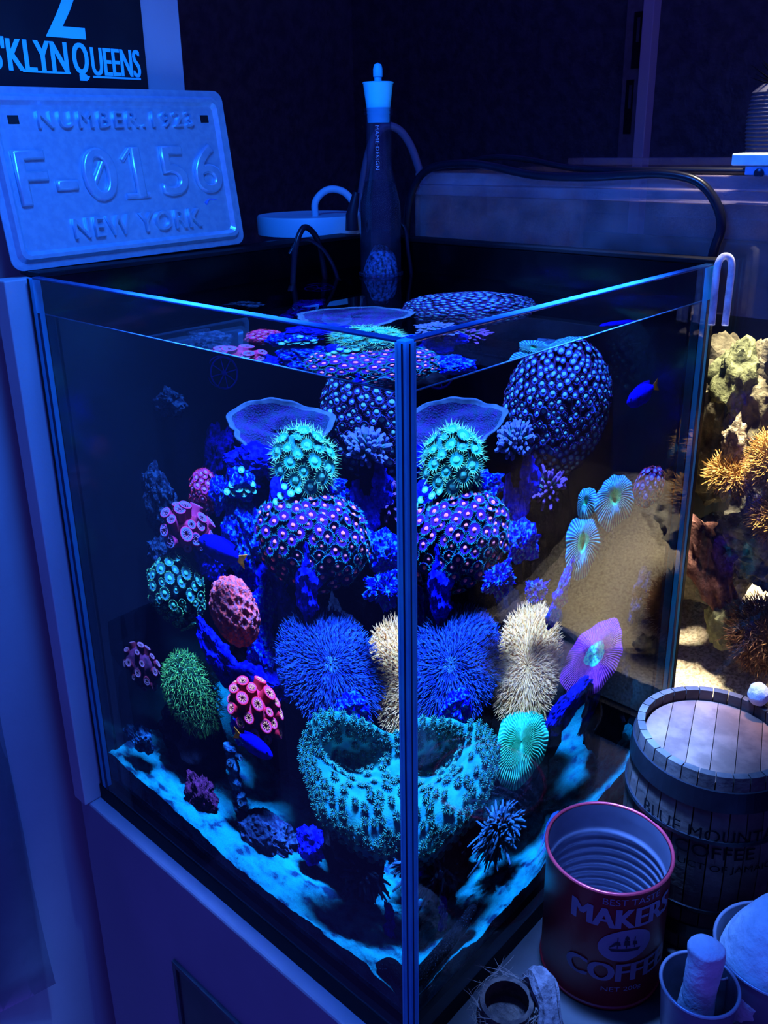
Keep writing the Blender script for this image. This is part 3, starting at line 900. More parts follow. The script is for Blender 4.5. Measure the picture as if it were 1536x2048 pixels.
# ---- folded green brain coral: three ribbed lobes
def folded_brain():
    t = thing('folded_brain_coral', 'folded green blue brain coral with fine ribs, upper right', 'coral', (.2290, .0770, .2080), frame(UP, (.78, -.62, 0)))
    ms = [mat('green_rib', T(70, 215, 225), T(50, 170, 225), scale=250, rough=.6), mat('blue_rib', T(10, 80, 165), T(8, 50, 140), scale=250), mat('green_valley', T(60, 250, 215), T(20, 200, 190), scale=350), mat('brain_under', T(5, 45, 80))]
    l1 = disc_mesh('lobe', .0165, .0225, .0110, 46, ms, rib=.05, mouth=.26, mouth_depth=.65, nr=24, inner=.30, seed=3, wav=.06, rim_drop=.9, ring=.72)
    l2 = disc_mesh('lobe', .0185, .0205, .0110, 48, ms, rib=.05, mouth=.26, mouth_depth=.65, nr=24, inner=.30, seed=6, wav=.07, rim_drop=.9, lobed=.25, ring=.72)
    l3 = disc_mesh('lobe', .0100, .0115, .0070, 28, ms, rib=.06, mouth=.3, mouth_depth=.5, nr=16, inner=.2, seed=8, wav=.05, ring=.8)
    link('lobe', l1, t, (-.0125, -.005, -.0125), frame((.0, -.86, .5), (.96, 0, -.15)))
    link('lobe', l2, t, (.0150, -.002, .0135), frame((.05, -.86, .5), (.85, .0, .45)))
    link('lobe', l3, t, (-.0100, .005, .0130), frame((-.35, -.75, .5), (.9, 0, .2)))
    link('skeleton', lump('skeleton', (.014, .009, .018), mat('brain_skeleton', T(5, 40, 90), T(3, 20, 60), scale=200), 3, 3, .2), t, (0, .012, -.004))
folded_brain()

# ---- cup coral
def cup_coral():
    t = thing('cup_coral', 'large turquoise cup coral studded with flower polyps at the near corner', 'coral', (.058, .060, .1), VIEWF)
    nr, na = 40, 110
    E1, SL, NN = Vector((1, 0, 0)), Vector((0, .024, .031)), Vector((0, -.79, .61))
    def S(rho, phi):
        """rho 0 centre .. 1 rim, phi 0 right, pi/2 far rim, -pi/2 near rim"""
        x, s_ = math.cos(phi), math.sin(phi)
        e = 1+.05*math.sin(3*phi+.5)+.03*math.sin(7*phi)
        e -= .16*math.exp(-((phi-1.15)/.22)**2)          # notch of the far rim
        e += .07*math.exp(-((phi-2.2)/.35)**2)           # left ear
        px, ps = x*rho*e, s_*rho*e
        # squarer outline below
        wdt = .0465*(1+.10*max(0, -s_)*abs(x))
        h = .013*(1-rho**2)
        d = ((px+.12)/.50)**2+((ps-.36)/.36)**2
        h -= .034*math.exp(-d*1.2)                      # throat
        h += .0016*math.sin(px*11+ps*4)*rho              # folds
        h -= .007*max(0, rho-.86)/.14*max(0, -s_)        # near rim rolls over
        h += .006*max(0, rho-.75)/.25*max(0, s_)         # far rim stands up
        return E1*(px*wdt)+SL*ps+NN*h+Vector((0, -.002, .012))
    V = [S(.02+.98*j/nr, 2*PI*i/na) for j in range(nr+1) for i in range(na)]
    F = [(j*na+i, (j+1)*na+i, (j+1)*na+(i+1) % na, j*na+(i+1) % na) for j in range(nr) for i in range(na)]
    me = mesh('cup', V, F, [mat('cup_flesh', T(30, 205, 245), T(15, 150, 225), scale=90, rough=.6, bump=.2, bscale=900)])
    o = link('cup', me, t)
    md = o.modifiers.new('thickness', 'SOLIDIFY')
    md.thickness = .0035
    md.offset = -1
    fl = MB()
    fl.lathe([(.55, -.8), (.62, -.1), (.45, .22), (.001, .26)], 12, 0)
    for ring, (nn, r0, r1, zz) in enumerate(((12, .40, 1.0, .22), (9, .25, .70, .42))):
        for i in range(nn):
            a = 2*PI*(i+.5*ring)/nn
            u = Vector((math.cos(a), math.sin(a), 0)); s = Vector((-u.y, u.x, 0))
            k = [u*r0-s*.09+Vector((0, 0, .18)), u*r0+s*.09+Vector((0, 0, .18)), u*r1+s*.13+Vector((0, 0, zz)), u*(r1+.10)+Vector((0, 0, zz+.04)), u*r1-s*.13+Vector((0, 0, zz)), u*(r1*.8)+Vector((0, 0, zz+.14))]
            fl.add(k, [(0, 1, 2, 5), (0, 5, 4), (5, 2, 3), (5, 3, 4), (1, 0, 4, 3, 2)], 1)
    fm = fl.mesh('flower_polyp', [mat('flower_stalk', T(12, 105, 150), T(8, 70, 125), scale=500), mat('flower_petal', T(45, 165, 165), T(20, 110, 135), scale=600)])
    rg = np.random.default_rng(12)
    pts = []
    def place(rho, phi, r):
        p = S(rho, phi)
        a_ = S(min(1, rho+.02), phi)-S(max(0, rho-.02), phi)
        b_ = S(rho, phi+.02)-S(rho, phi-.02)
        n = a_.cross(b_).normalized()
        if any((q-p).length < (rr+r)*.80 for q, rr in pts): return
        pts.append((p, r))
        link('flower_polyp', fm, t, p+n*r*.45, to_axis(n+Vector(rg.normal(0, .12, 3)), rg.uniform(0, 6)), r)
    for k in range(90):            # dense along the rim
        place(.985, 2*PI*k/90, .0028)
    for k in range(90):
        place(.88, 2*PI*(k+.5)/90, .0030)
    for k in range(1600):
        if len(pts) > 250: break
        rho, phi = math.sqrt(rg.random())*.95, rg.uniform(-PI, PI)
        dens = .9 if rho > .74 else .16
        if rg.random() < dens:
            place(rho, phi, rg.uniform(.0026, .0036))
    link('stem', lump('stem', (.014, .014, .030), M_rdark, 5, 3, .15), t, (0, .012, -.046))
cup_coral()

# ---- thin plate coral
def plate_coral():
    t = thing('plating_coral', 'thin dull violet plate coral with a pale rim, upper middle', 'coral', (.174, .199, .268), frame(-AWAY*.62+UP*.78, RIGHT+UP*.16), None)
    nr, na = 26, 96
    V, F, M = [], [], []
    for j in range(nr+1):
        rho = .03+.97*j/nr
        for i in range(na):
            a = 2*PI*i/na
            e = 1+.08*math.sin(3*a+.6)+.05*math.sin(5*a+2)+.022*math.sin(13*a)
            x, y = .0385*rho*e*math.cos(a), .0225*rho*e*math.sin(a)
            z = .006*rho**2.5+.0022*rho*math.sin(4*a+1)+.0012*math.sin(rho*9+a*3)
            V.append((x, y, z))
    for j in range(nr):
        for i in range(na):
            i2 = (i+1) % na
            F.append((j*na+i, (j+1)*na+i, (j+1)*na+i2, j*na+i2))
            M.append(1 if j > nr-4 else 0)
    o = link('plate', mesh('plate', V, F, [mat('plate_violet', T(34, 40, 150, .45), T(18, 55, 120, .45), scale=160, rough=.8, bump=.9, bscale=900, ramp=(.35, .65)), mat('plate_rim', T(45, 95, 170, .5), T(30, 75, 140, .5), scale=200, rough=.7)], M), t)
    md = o.modifiers.new('thickness', 'SOLIDIFY'); md.thickness = .002; md.offset = -1
    link('stem', lump('stem', (.012, .010, .016), M_rdark, 2, 3, .2), t, (0, 0, -.016))
plate_coral()

# ---- finger tentacled corals and anemones
def fingers(label, c, rad, count, L, r, mats, seed, stalk=None, up=.4, name='torch_coral', cat='coral', group='finger corals', squash=.7, bulb=1.25, min_dot=-.35, fc=(0, -.6, .8)):
    t = thing(name, label, cat, c, VIEWF, group)
    rg = np.random.default_rng(seed)
    it = []
    link('crown', lump('crown', (rad*.75, rad*.7, rad*.75*squash), mats[0], seed, 3, .1), t)
    k = 0
    for D in fib(count):
        if D@np.array(fc) < min_dot: continue
        p = D*np.array((rad, rad, rad*squash))*.6
        d = Vector(D)+Vector((0, 0, up*.3))+Vector(rg.normal(0, .15, 3))
        b = strands([(p, d, L*rg.uniform(.75, 1.2), r, Vector(rg.normal(0, .30 if name == 'sea_anemone' else .12, 3))+Vector((0, 0, -.25 if name == 'sea_anemone' else .12)), bulb)], 7, 5, 0, 1, .72)
        link('tentacle', b.mesh('tentacle', mats), t)
    if stalk:
        link('stalk', MB().tube(spline([(0, .002, -.002), (.001, .004, -stalk*.5), (-.001, .006, -stalk)], 4), [.005+.0006*math.sin(i) for i in range(9)], 10).mesh('stalk', mat('dark_stalk', T(12, 8, 45), T(6, 4, 25), scale=200, bump=1)), t)
    return t
em = [mat('torch_arm', T(30, 95, 140), T(20, 70, 120), scale=200), mat('torch_tip', T(65, 110, 230), T(45, 85, 215), scale=200)]
fingers('torch coral with a spread of blue tipped fingers on a dark stalk', (.181, .131, .268), .0125, 110, .0075, .00135, em, 3, stalk=.045)
em2 = [mat('torch_arm_dark', T(35, 75, 90), T(25, 50, 80), scale=200), mat('torch_tip_violet', T(75, 65, 190), T(60, 60, 160), scale=200)]
fingers('darker torch coral with violet tips below the dome of polyps', (.219, .136, .226), .0090, 80, .0095, .0013, em2, 5, stalk=.03, squash=.9)
an = [mat('anemone_arm', T(14, 62, 115, .7), T(8, 40, 85, .7), scale=120), mat('anemone_tip', T(28, 95, 160, .7), T(20, 68, 130, .7), scale=120)]
fingers('dull teal anemone with long tentacles right of the cup coral', (.108, .046, .050), .0145, 250, .0110, .0012, an, 7, name='sea_anemone', cat='anemone', group='anemones', bulb=.8, squash=1.0)
fingers('dull teal anemone tucked under the cup coral', (.062, .064, .046), .0095, 120, .0110, .0012, an, 9, name='sea_anemone', cat='anemone', group='anemones', bulb=.8, squash=.7, fc=(0, -.8, .3))
ab = [mat('pale_anemone_arm', T(30, 95, 215), T(20, 60, 190), scale=120), mat('pale_anemone_tip', T(70, 150, 245), T(50, 110, 230), scale=120)]
t = thing('feather_anemone', 'pale blue feathery anemone against the right pane behind the red tin', 'anemone', (.148, .016, .036), None, 'anemones')
it = []
for k in range(60):
    a = random.uniform(-1.1, 1.1)
    it.append(((random.uniform(-.006, .006), random.uniform(-.003, .003), .006), (math.sin(a)*.5, -.25, -.9), random.uniform(.016, .028), .0005, (math.sin(a)*.5, 0, .25), .6))
o = link('tentacles', strands(it, 4, 5, 0, 1, .6).mesh('tentacles', ab), t); o['kind'] = 'stuff'
link('column', lump('column', (.008, .006, .009), ab[0], 3, 3, .1), t)

# ---- hanging dead branch with barnacle tubes
t = thing('barnacle_branch', 'pale blue dead coral branch with open tube ends, lower left', 'coral', (.046, .170, .055), VIEWF)
br = MB().tube(spline([(0, .004, .030), (.001, .001, .014), (.003, 0, .0), (.006, 0, -.010)], 5), [.0055+.001*math.sin(i*1.7) for i in range(16)], 10)
link('branch', br.mesh('branch', M_rteal), t)
tp = tube_polyp('tube_end', [M_rteal, mat('tube_rim_pale', T(40, 110, 190)), mat('tube_dark', T(5, 10, 40)), mat('tube_rim_pale', T(40, 110, 190))])
for (x, y, z, n, r) in [(.004, -.006, -.008, (.2, -.9, .1), .0030), (.010, -.003, -.014, (.6, -.6, -.2), .0024), (-.003, -.005, .020, (-.5, -.8, .1), .0028), (.007, -.005, .026, (.4, -.8, .3), .0024), (.000, -.004, -.016, (-.1, -.6, -.7), .0022)]:
    link('tube_end', tp, t, (x, y, z), to_axis(n), r)

# ---- sea cucumber
cpts = spline([(.0125, .030, .020), (.0125, .020, .030), (.0120, .0135, .027), (.0200, .0130, .0265), (.0340, .0135, .0275), (.0480, .0150, .0285), (.0600, .0165, .0300), (.0680, .0175, .0335)], 8)
nC = len(cpts)
cr = [.0062*(.55+.45*math.sin(PI*min(1, (i+2)/(nC+1)))**.35) for i in range(nC)]
cr[0] = .002; cr[1] = .0048; cr[-1] = .0012; cr[-2] = .0032; cr[-3] = .0042
cu = thing('sea_cucumber', 'black speckled sea cucumber lying in the near corner on the sand', 'sea cucumber', (.02, .014, .02))
b = MB().tube([p-Vector((.02, .014, .02)) for p in cpts], cr, 18)
link('body', b.mesh('body', mat('cucumber_skin', (.0006, .0008, .0012), (.0014, .002, .003), scale=900, rough=.6, bump=1, bscale=600)), cu)
b = MB()
rg = np.random.default_rng(2)
for i in range(230):
    k = rg.integers(2, nC-3)
    d = Vector(rg.normal(0, 1, 3)); ax = (cpts[k+1]-cpts[k-1]).normalized()
    d = (d-ax*d.dot(ax)).normalized()
    p = cpts[k]+d*cr[k]-Vector((.02, .014, .02))
    b.lathe([(.0001, .0003), (.00026, 0), (.0001, -.0003)], 5, 0, c=tuple(p))
link('skin_grains', b.mesh('skin_grains', mat('cucumber_grain', T(60, 130, 220), rough=.6)), cu)['kind'] = 'stuff'

# ---- fish
def fish(label, c, heading, length, roll=0):
    x = Vector(heading).normalized()
    R = frame(Vector((0, 0, 1))-x*x.z, x)
    t = thing('damselfish', label, 'fish', c, R, 'blue damselfish')
    L = length
    V, F = [], []
    prof = [(0.50, .00, .0), (.47, .055, .05), (.38, .125, .085), (.22, .180, .105), (.05, .195, .105), (-.12, .165, .085), (-.25, .105, .05), (-.33, .062, .025), (-.37, .05, .015)]
    n = 16
    for px, hh, ww in prof:
        for i in range(n):
            a = 2*PI*i/n
            V.append((px*L, ww*L*math.cos(a), 1.2*hh*L*math.sin(a)))
    for j in range(len(prof)-1):
        for i in range(n):
            F.append((j*n+i, (j+1)*n+i, (j+1)*n+(i+1) % n, j*n+(i+1) % n))
    F.append(tuple((len(prof)-1)*n+i for i in range(n)))
    mb = mat('damsel_blue', T(5, 10, 255, 1.0), T(0, 0, 200), scale=300, rough=.4)
    body = link('body', mesh('body', V, F, mb), t)
    def fin(name, outline, th, m):
        k = len(outline)
        Vf = [(p[0]*L, s*th*L*(0.3+.7*(abs(p[1]) < .2)), p[1]*L) for s in (1, -1) for p in outline]
        Ff = [tuple(range(k)), tuple(range(2*k-1, k-1, -1))]+[(i, k+i, k+(i+1) % k, (i+1) % k) for i in range(k)]
        return link(name, mesh(name, Vf, Ff, m, smooth=False), t)
    mo = mat('damsel_tail', T(120, 90, 25), T(80, 60, 20), scale=300, rough=.5)
    fin('tail_fin', [(-.345, .05), (-.42, .085), (-.53, .145), (-.50, .05), (-.475, .0), (-.50, -.05), (-.53, -.145), (-.42, -.085), (-.345, -.05)], .012, mo)
    fin('dorsal_fin', [(.26, .155), (.16, .235), (.0, .25), (-.14, .235), (-.27, .20), (-.25, .10), (.0, .18)], .012, mb)
    fin('anal_fin', [(.02, -.18), (-.06, -.245), (-.18, -.22), (-.27, -.15), (-.24, -.10)], .012, mb)
    for s in (1, -1):
        fv = [(.18*L, s*.10*L, -.02*L), (.06*L, s*.17*L, .03*L), (.02*L, s*.18*L, -.04*L), (.10*L, s*.12*L, -.08*L), (.12*L, s*.115*L, -.03*L)]
        link('pectoral_fin', mesh('pectoral_fin', fv, [(0, 1, 2, 4), (0, 4, 3), (4, 2, 3)] if s > 0 else [(0, 4, 2, 1), (0, 3, 4), (4, 3, 2)], mb, smooth=False), t)
        e = MB().lathe([(.001, .012*L), (.02*L, .006*L), (.024*L, 0), (.0001, -.002)], 10, 0, pm=[1, 0, 0])
        link('eye', e.mesh('eye', [mat('eye_ring', T(30, 60, 200)), mat('eye_black', (.002, .002, .003), rough=.2)]), t, (.36*L, s*.078*L, .04*L), to_axis((.2, s, .1)))
    return t
fish('blue damselfish with yellow tail below the violet tube coral', (.066, .180, .2135), (-.45, .80, .24), .036)
fish('blue damselfish with yellow tail below the red tube coral', (.045, .1465, .0985), (.30, -.85, -.18), .031)
fish('blue damselfish with yellow tail alone at the upper right', (.240, .036, .2945), (-.72, .50, -.25), .030)

# ---- powerhead pump with a spoked grille
pu = thing('circulation_pump', 'round circulation pump with a spoked blue grille on the back wall', 'pump', (.222, .282, .289), frame((-.55, -.80, .10), (.8, -.55, 0)))
M_pump = mat('pump_blue', T(12, 40, 235, 1.6), T(8, 25, 190, 1.5), scale=200, rough=.4)
M_pumpd = mat('pump_dark', (.004, .004, .008), rough=.35)
gr = link('grille', MB().lathe([(.0112, .0), (.0120, .0012), (.0112, .0022), (.0106, .0010), (.0112, 0)], 40).mesh('grille', M_pump), pu)
for k in range(8):
    a = 2*PI*k/8+.2
    link('spoke', MB().tube([(.0015*math.cos(a), .0015*math.sin(a), .0020), (.0112*math.cos(a), .0112*math.sin(a), .0012)], .00042, 6).mesh('spoke', M_pump), gr)
link('hub', MB().lathe([(.0001, .0034), (.0016, .0030), (.0020, .0016), (.0020, 0)], 16).mesh('hub', M_pump), gr)
link('housing', MB().lathe([(.0105, -.001), (.0110, -.008), (.0098, -.018), (.0001, -.019)], 32).mesh('housing', M_pumpd), pu)
link('hoop', MB().lathe([(.0112, -.0095), (.0118, -.0085), (.0112, -.0075)], 32).mesh('hoop', M_pump), pu)

DEFSPEC[0] = .3

# ================================================================== THINGS ROUND THE TANK
# ---- embossed licence plate
def rrect(w, h, r, n=6):
    out = []
    for cx, cy, a0 in ((w-r, h-r, 0), (r, h-r, PI/2), (r, r, PI), (w-r, r, 1.5*PI)):
        for k in range(n+1):
            a = a0+PI/2*k/n
            out.append((cx+r*math.cos(a), cy+r*math.sin(a)))
    return out
def licence_plate():
    W_, H_ = .1775, .1055
    lean = math.radians(8)
    R = Matrix(((1, 0, 0), (0, math.sin(lean), -math.cos(lean)), (0, math.cos(lean), math.sin(lean)))) @ Matrix.Rotation(math.radians(.6), 3, 'Z')
    t = thing('licence_plate', 'blue lit embossed metal number plate leaning on the white wall', 'sign', (-.0035, .3085, .3718), R)
    M_pl = mat('brushed_plate', (.36, .58, .70), (.30, .50, .64), scale=200, rough=.30, metal=.55, spec=.6, bump=.05, bscale=500)
    cont = [(0, -.0008), (0, 0), (.0040, .0), (.0060, .0030), (.0082, .0031), (.0106, .0004), (.0120, .0003)]
    V, F = [], []
    k = 28
    for ins, z in cont:
        for x, y in rrect(W_-2*ins, H_-2*ins, max(.002, .007-ins*.3)):
            V.append((x+ins, y+ins, z))
    for j in range(len(cont)-1):
        for i in range(k):
            F.append((j*k+i, j*k+(i+1) % k, (j+1)*k+(i+1) % k, (j+1)*k+i))
    F.append(tuple((len(cont)-1)*k+i for i in range(k)))
    F.append(tuple(i for i in range(k-1, -1, -1)))
    link('plate', mesh('plate', V, F, M_pl, smooth=False), t)
    def text_line(body, cx, cy, w, h, off=.0, bev=.02, sp=1.0):
        cu_me = text_mesh(body, M_pl, 1.0, None, None, .004, bev, off, spacing=sp)
        n = len(cu_me.vertices); co = np.empty(n*3); cu_me.vertices.foreach_get('co', co); co = co.reshape(-1, 3)
        mn, mx = co.min(0), co.max(0)
        co[:, 0] *= w/(mx[0]-mn[0]); co[:, 1] *= h/(mx[1]-mn[1])
        co[:, 2] = (co[:, 2]-mn[2])/(mx[2]-mn[2])*.0036-.0008
        cu_me.vertices.foreach_set('co', co.ravel()); cu_me.update()
        return link('lettering', cu_me, t, (cx, cy, .0003))
    text_line('NUMBER.1923', .0915, .0865, .114, .0102, .0, .014, 1.3)
    text_line('F-0156', .0895, .0535, .152, .0335, -.005, .028, 1.12)
    text_line('NEW YORK', .0925, .0215, .098, .0128, .0, .020, 1.2)
    link('lettering', MB().tube([(.0860, .0388, .0006), (.1035, .0388, .0006)], .0020, 8).tube([(.0868, .0612, .0006), (.0935, .0680, .0006)], .0018, 8).mesh('lettering', M_pl), t)
    zs = MB().tube([(.0625, .0455, .0008), (.0725, .0605, .0008)], .0019, 8)
    link('lettering', zs.mesh('lettering', M_pl), t)
    M_slotshade = mat('slot_shade', (.003, .003, .006), rough=.6)  # dark slabs painted for the shade of open bolt slots
    for x in (.020, .159):
        link('bolt_slot', MB().box((x-.0034, .0843, .0002), (x+.0034, .0893, .0006), bev=.0002).mesh('bolt_slot', M_slotshade, False), t)
    sc_ = MB().tube([(.148, .0300, .0004), (.1515, .0330, .0005), (.158, .0322, .0004)], [.0014, .0006, .0004], 6)
    link('scratch', sc_.mesh('scratch', mat('plate_scuff', (.08, .2, .6), rough=.6)), t)
licence_plate()

# ---- black sign with pale lettering on the wall
sg = thing('wall_sign', 'black sign with pale lettering on the white wall above the number plate', 'sign', (0, .3450, .4766))
M_sign = mat('sign_black', (.010, .011, .016), (.006, .007, .012), scale=30, rough=.35)
M_ink = mat('sign_ink', (.08, .75, .85), (.06, .66, .80), scale=20, rough=.6)
link('board', MB().box((-.13, -.0085, 0), (.1225, -.0005, .16), bev=.0006).mesh('board', M_sign, False), sg)
UPRIGHT = Matrix(((1, 0, 0), (0, 0, -1), (0, 1, 0)))
def sign_text(body, cx, cz, w, h, off=.02):
    me = text_mesh(body, M_ink, 1, w, h)
    bm = bmesh.new()                 # heavy lettering: overlapping passes
    for dx in (-1, -.33, .33, 1):
        m2 = me.copy()
        m2.transform(Matrix.Translation((dx*off*.03, 0, (dx+1)*.00008)))
        bm.from_mesh(m2)
    bm.to_mesh(me)
    bm.free()
    return link('lettering', me, sg, (cx, -.0090, cz-.4766), UPRIGHT)
sign_text('2', .0655, .5305, .0250, .0480, .03)
sign_text("B'KLYN", .0390, .4955, .0505, .0185, .020)
sign_text('Q', .0735, .4935, .0100, .0215, .022)
sign_text('UEENS', .0990, .4940, .0355, .0168, .016)
link('q_tail', MB().box((.0715, -.0092, .0055), (.0765, -.0088, .0092)).mesh('q_tail', M_ink, False), sg)
link('underline', MB().box((.034, -.0092, .0090), (.0655, -.0088, .0102)).mesh('underline', M_ink, False), sg)
link('underline', MB().box((.0810, -.0092, .0075), (.1165, -.0088, .0087)).mesh('underline', M_ink, False), sg)

# ---- tall bottle skimmer with white stopper
bt = thing('skimmer_bottle', 'slim glass skimmer bottle with a white stopper standing in the back corner of the tank', 'bottle', (.2507, .2433, .322))
M_bott = thin_glass('smoked_bottle', (.62, .64, .76), k=1.3, haze=.09, haze_color=(.12, .14, .26))
prof = [(.0150, 0), (.0153, .004), (.0153, .070), (.0148, .078), (.0110, .094), (.0096, .101), (.0092, .106), (.0090, .1385), (.0104, .1390), (.0104, .1408), (.0094, .1412), (.0104, .1416), (.0104, .1432), (.0086, .1436)]
link('glass_body', MB().lathe(prof, 40).mesh('glass_body', M_bott), bt)
link('collar', MB().lathe([(.0154, .0250), (.0170, .0256), (.0170, .0272), (.0154, .0278)], 40).mesh('collar', M_bott), bt)
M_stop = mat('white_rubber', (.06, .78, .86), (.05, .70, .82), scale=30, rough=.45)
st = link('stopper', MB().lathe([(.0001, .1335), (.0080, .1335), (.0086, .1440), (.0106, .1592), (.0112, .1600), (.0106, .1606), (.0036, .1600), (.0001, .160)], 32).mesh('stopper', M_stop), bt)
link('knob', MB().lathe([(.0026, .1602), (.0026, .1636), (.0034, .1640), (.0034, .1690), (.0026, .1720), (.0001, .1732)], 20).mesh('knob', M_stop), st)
link('dark_core', MB().lathe([(.0001, .050), (.0140, .050), (.0146, .056), (.0146, .070), (.0141, .078), (.0104, .0935), (.0001, .0945)], 32).mesh('dark_core', mat('skimmer_dark', (.0025, .003, .007), rough=.7, spec=.05)), bt)  # black core filling the lower bottle, makes its inside dark
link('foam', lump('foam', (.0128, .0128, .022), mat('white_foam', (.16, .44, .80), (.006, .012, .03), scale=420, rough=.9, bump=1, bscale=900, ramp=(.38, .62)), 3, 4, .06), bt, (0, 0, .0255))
link('riser_tube', MB().lathe([(.0030, .09), (.0030, .128)], 16).mesh('riser_tube', thin_glass('riser_clear', (.7, .75, .9), k=1)), bt)
cdir = Vector((-.2522-.2507, -.2201-.2433, .10)).normalized()
me = text_mesh('MAME\u00b7DESIGN', mat('bottle_print', (.25, .32, .45), rough=.6), 1, .0300, .0027, 0, 0, .0, spacing=1.15)
link('lettering', me, bt, Vector((cdir.x*.0104, cdir.y*.0104, .1165))+RIGHT*(-.0012), frame((cdir.x, cdir.y, 0), (0.0, 0, -1)))

# ---- white canister with lid and hose, behind the tank
link('rear_board', MB().box((.172, .3182, .57), (.79, .50, .588)).mesh('rear_board', M_top, False), cab)
cn = thing('white_canister', 'white plastic canister with a flat lid and a white hose behind the tank', 'canister', (.300, .372, TABLE))
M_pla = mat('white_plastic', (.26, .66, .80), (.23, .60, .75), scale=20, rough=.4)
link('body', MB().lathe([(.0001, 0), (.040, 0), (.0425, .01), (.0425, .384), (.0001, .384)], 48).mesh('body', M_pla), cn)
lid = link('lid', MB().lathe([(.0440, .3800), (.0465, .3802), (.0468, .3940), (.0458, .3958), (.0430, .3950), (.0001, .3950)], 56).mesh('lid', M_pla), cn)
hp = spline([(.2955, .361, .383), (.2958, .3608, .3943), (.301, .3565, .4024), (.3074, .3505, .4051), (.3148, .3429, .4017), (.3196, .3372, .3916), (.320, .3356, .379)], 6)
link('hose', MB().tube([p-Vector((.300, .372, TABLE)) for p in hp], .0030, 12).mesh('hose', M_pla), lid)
gh = MB().tube(spline([(.3501, .3627, .375), (.3558, .3589, .4149), (.3608, .3542, .4403), (.3678, .3465, .4548), (.3767, .3366, .4533), (.384, .3284, .4398), (.3889, .3221, .4184), (.391, .319, .405)], 6), .0036, 12)
tag(link('clear_hose', gh.mesh('clear_hose', mat('grey_hose', (.12, .12, .20), (.09, .09, .16), scale=20, rough=.35))), 'greyish see-through hose arching behind the bottle', 'hose')
jt = MB().tube([(.2928, .3083, .4039), (.2891, .3106, .3862), (.2890, .3106, .3740)], [.0028, .0050, .0056], 14)
tag(link('hose_joint', jt.mesh('hose_joint', mat('dark_joint', (.012, .014, .03), rough=.4))), 'dark tapered hose joint between canister and bottle', 'fitting')
M_tube = mat('black_tube', (.004, .005, .014), (.003, .004, .010), scale=40, rough=.28, spec=.30)
a1 = MB().tube(spline([(.180, .268, .315), (.184, .270, .340), (.1885, .270, .3697), (.1960, .270, .3835), (.203, .270, .3835), (.213, .272, .374), (.222, .276, .352), (.225, .277, .33)], 6), .0022, 10)
tag(link('air_tube', a1.mesh('air_tube', M_tube)), 'black tube looping out of the water, left of the bottle', 'tube', 'black tubes in the tank')
a2 = MB().tube(spline([(.190, .278, .366), (.197, .276, .3745), (.206, .272, .3745), (.216, .268, .366), (.223, .264, .350), (.225, .262, .33)], 6), .0016, 8)
tag(link('air_tube', a2.mesh('air_tube', M_tube)), 'thinner black tube inside the loop left of the bottle', 'tube', 'black tubes in the tank')
a3 = MB().tube(spline([(.268, .242, .386), (.270, .2356, .3792), (.270, .2325, .362), (.2705, .2308, .3515), (.271, .229, .325)], 6), .0016, 8)
tag(link('air_tube', a3.mesh('air_tube', M_tube)), 'short black tube dipping into the water right of the bottle', 'tube', 'black tubes in the tank')
a4 = MB().tube(spline([(.3015, .262, .372), (.3015, .2585, .398), (.3015, .2490, .4150), (.3015, .2330, .4240), (.3015, .2050, .4265), (.3015, .180, .4245), (.3015, .141, .4185), (.3015, .100, .4180), (.3015, .070, .4195), (.3015, .046, .4202), (.3015, .024, .4160), (.3015, .011, .4040), (.3015, .006, .390), (.3015, .009, .3745), (.3015, .011, .355)], 6), .0030, 12)
tag(link('power_cable', a4.mesh('power_cable', M_tube)), 'thick black cable draped along the rim of the tank behind', 'cable')
a5 = MB().tube(spline([(.3270, .240, .4235), (.3270, .200, .4300), (.3270, .165, .4285), (.3270, .130, .4230), (.3270, .09, .4215), (.3270, .04, .4215), (.3270, -.04, .4212)], 6), .0022, 10)
tag(link('power_cable', a5.mesh('power_cable', M_tube)), 'thinner black cable lying on the rim behind the thick one', 'cable')

# ---- clear U clip on the right corner
uc = spline([RIGHT*-.0042+UP*-.0400, RIGHT*-.0044+UP*-.020, RIGHT*-.0044+UP*-.006, RIGHT*-.0030+UP*-.0005, UP*.0012, RIGHT*.0030+UP*-.0005, RIGHT*.0044+UP*-.006, RIGHT*.0044+UP*-.020, RIGHT*.0042+UP*-.0405], 6)
cm = thin_glass('clip_acrylic', (.85, .9, 1), k=1.6, haze=.55, haze_color=(.85, .85, .95), haze_scale=120)
tag(link('acrylic_clip', MB().tube(uc, .0021, 14).mesh('acrylic_clip', cm), None, (.283, -.0062, .3735)), 'clear acrylic U shaped clip hung on the right corner of the tank', 'clip')

# ---- white lamp bracket on the far rim
lb = thing('lamp_bracket', 'white plastic lamp bracket on the rim of the tank behind', 'bracket', (.306, 0, .4198))
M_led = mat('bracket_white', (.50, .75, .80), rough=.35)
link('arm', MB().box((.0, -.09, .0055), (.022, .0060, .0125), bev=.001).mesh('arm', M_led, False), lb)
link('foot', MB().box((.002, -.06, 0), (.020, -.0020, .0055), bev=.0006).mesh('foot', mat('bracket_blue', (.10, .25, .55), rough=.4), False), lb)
link('screw', MB().lathe([(.0028, 0), (.0028, .002), (.0016, .0026), (.0001, .0026)], 16, c=(0, 0, 0)).mesh('screw', mat('dark_screw', (.02, .03, .06), rough=.3, metal=.6)), lb, (.0022, -.011, .0012), to_axis((-1, 0, .0)))

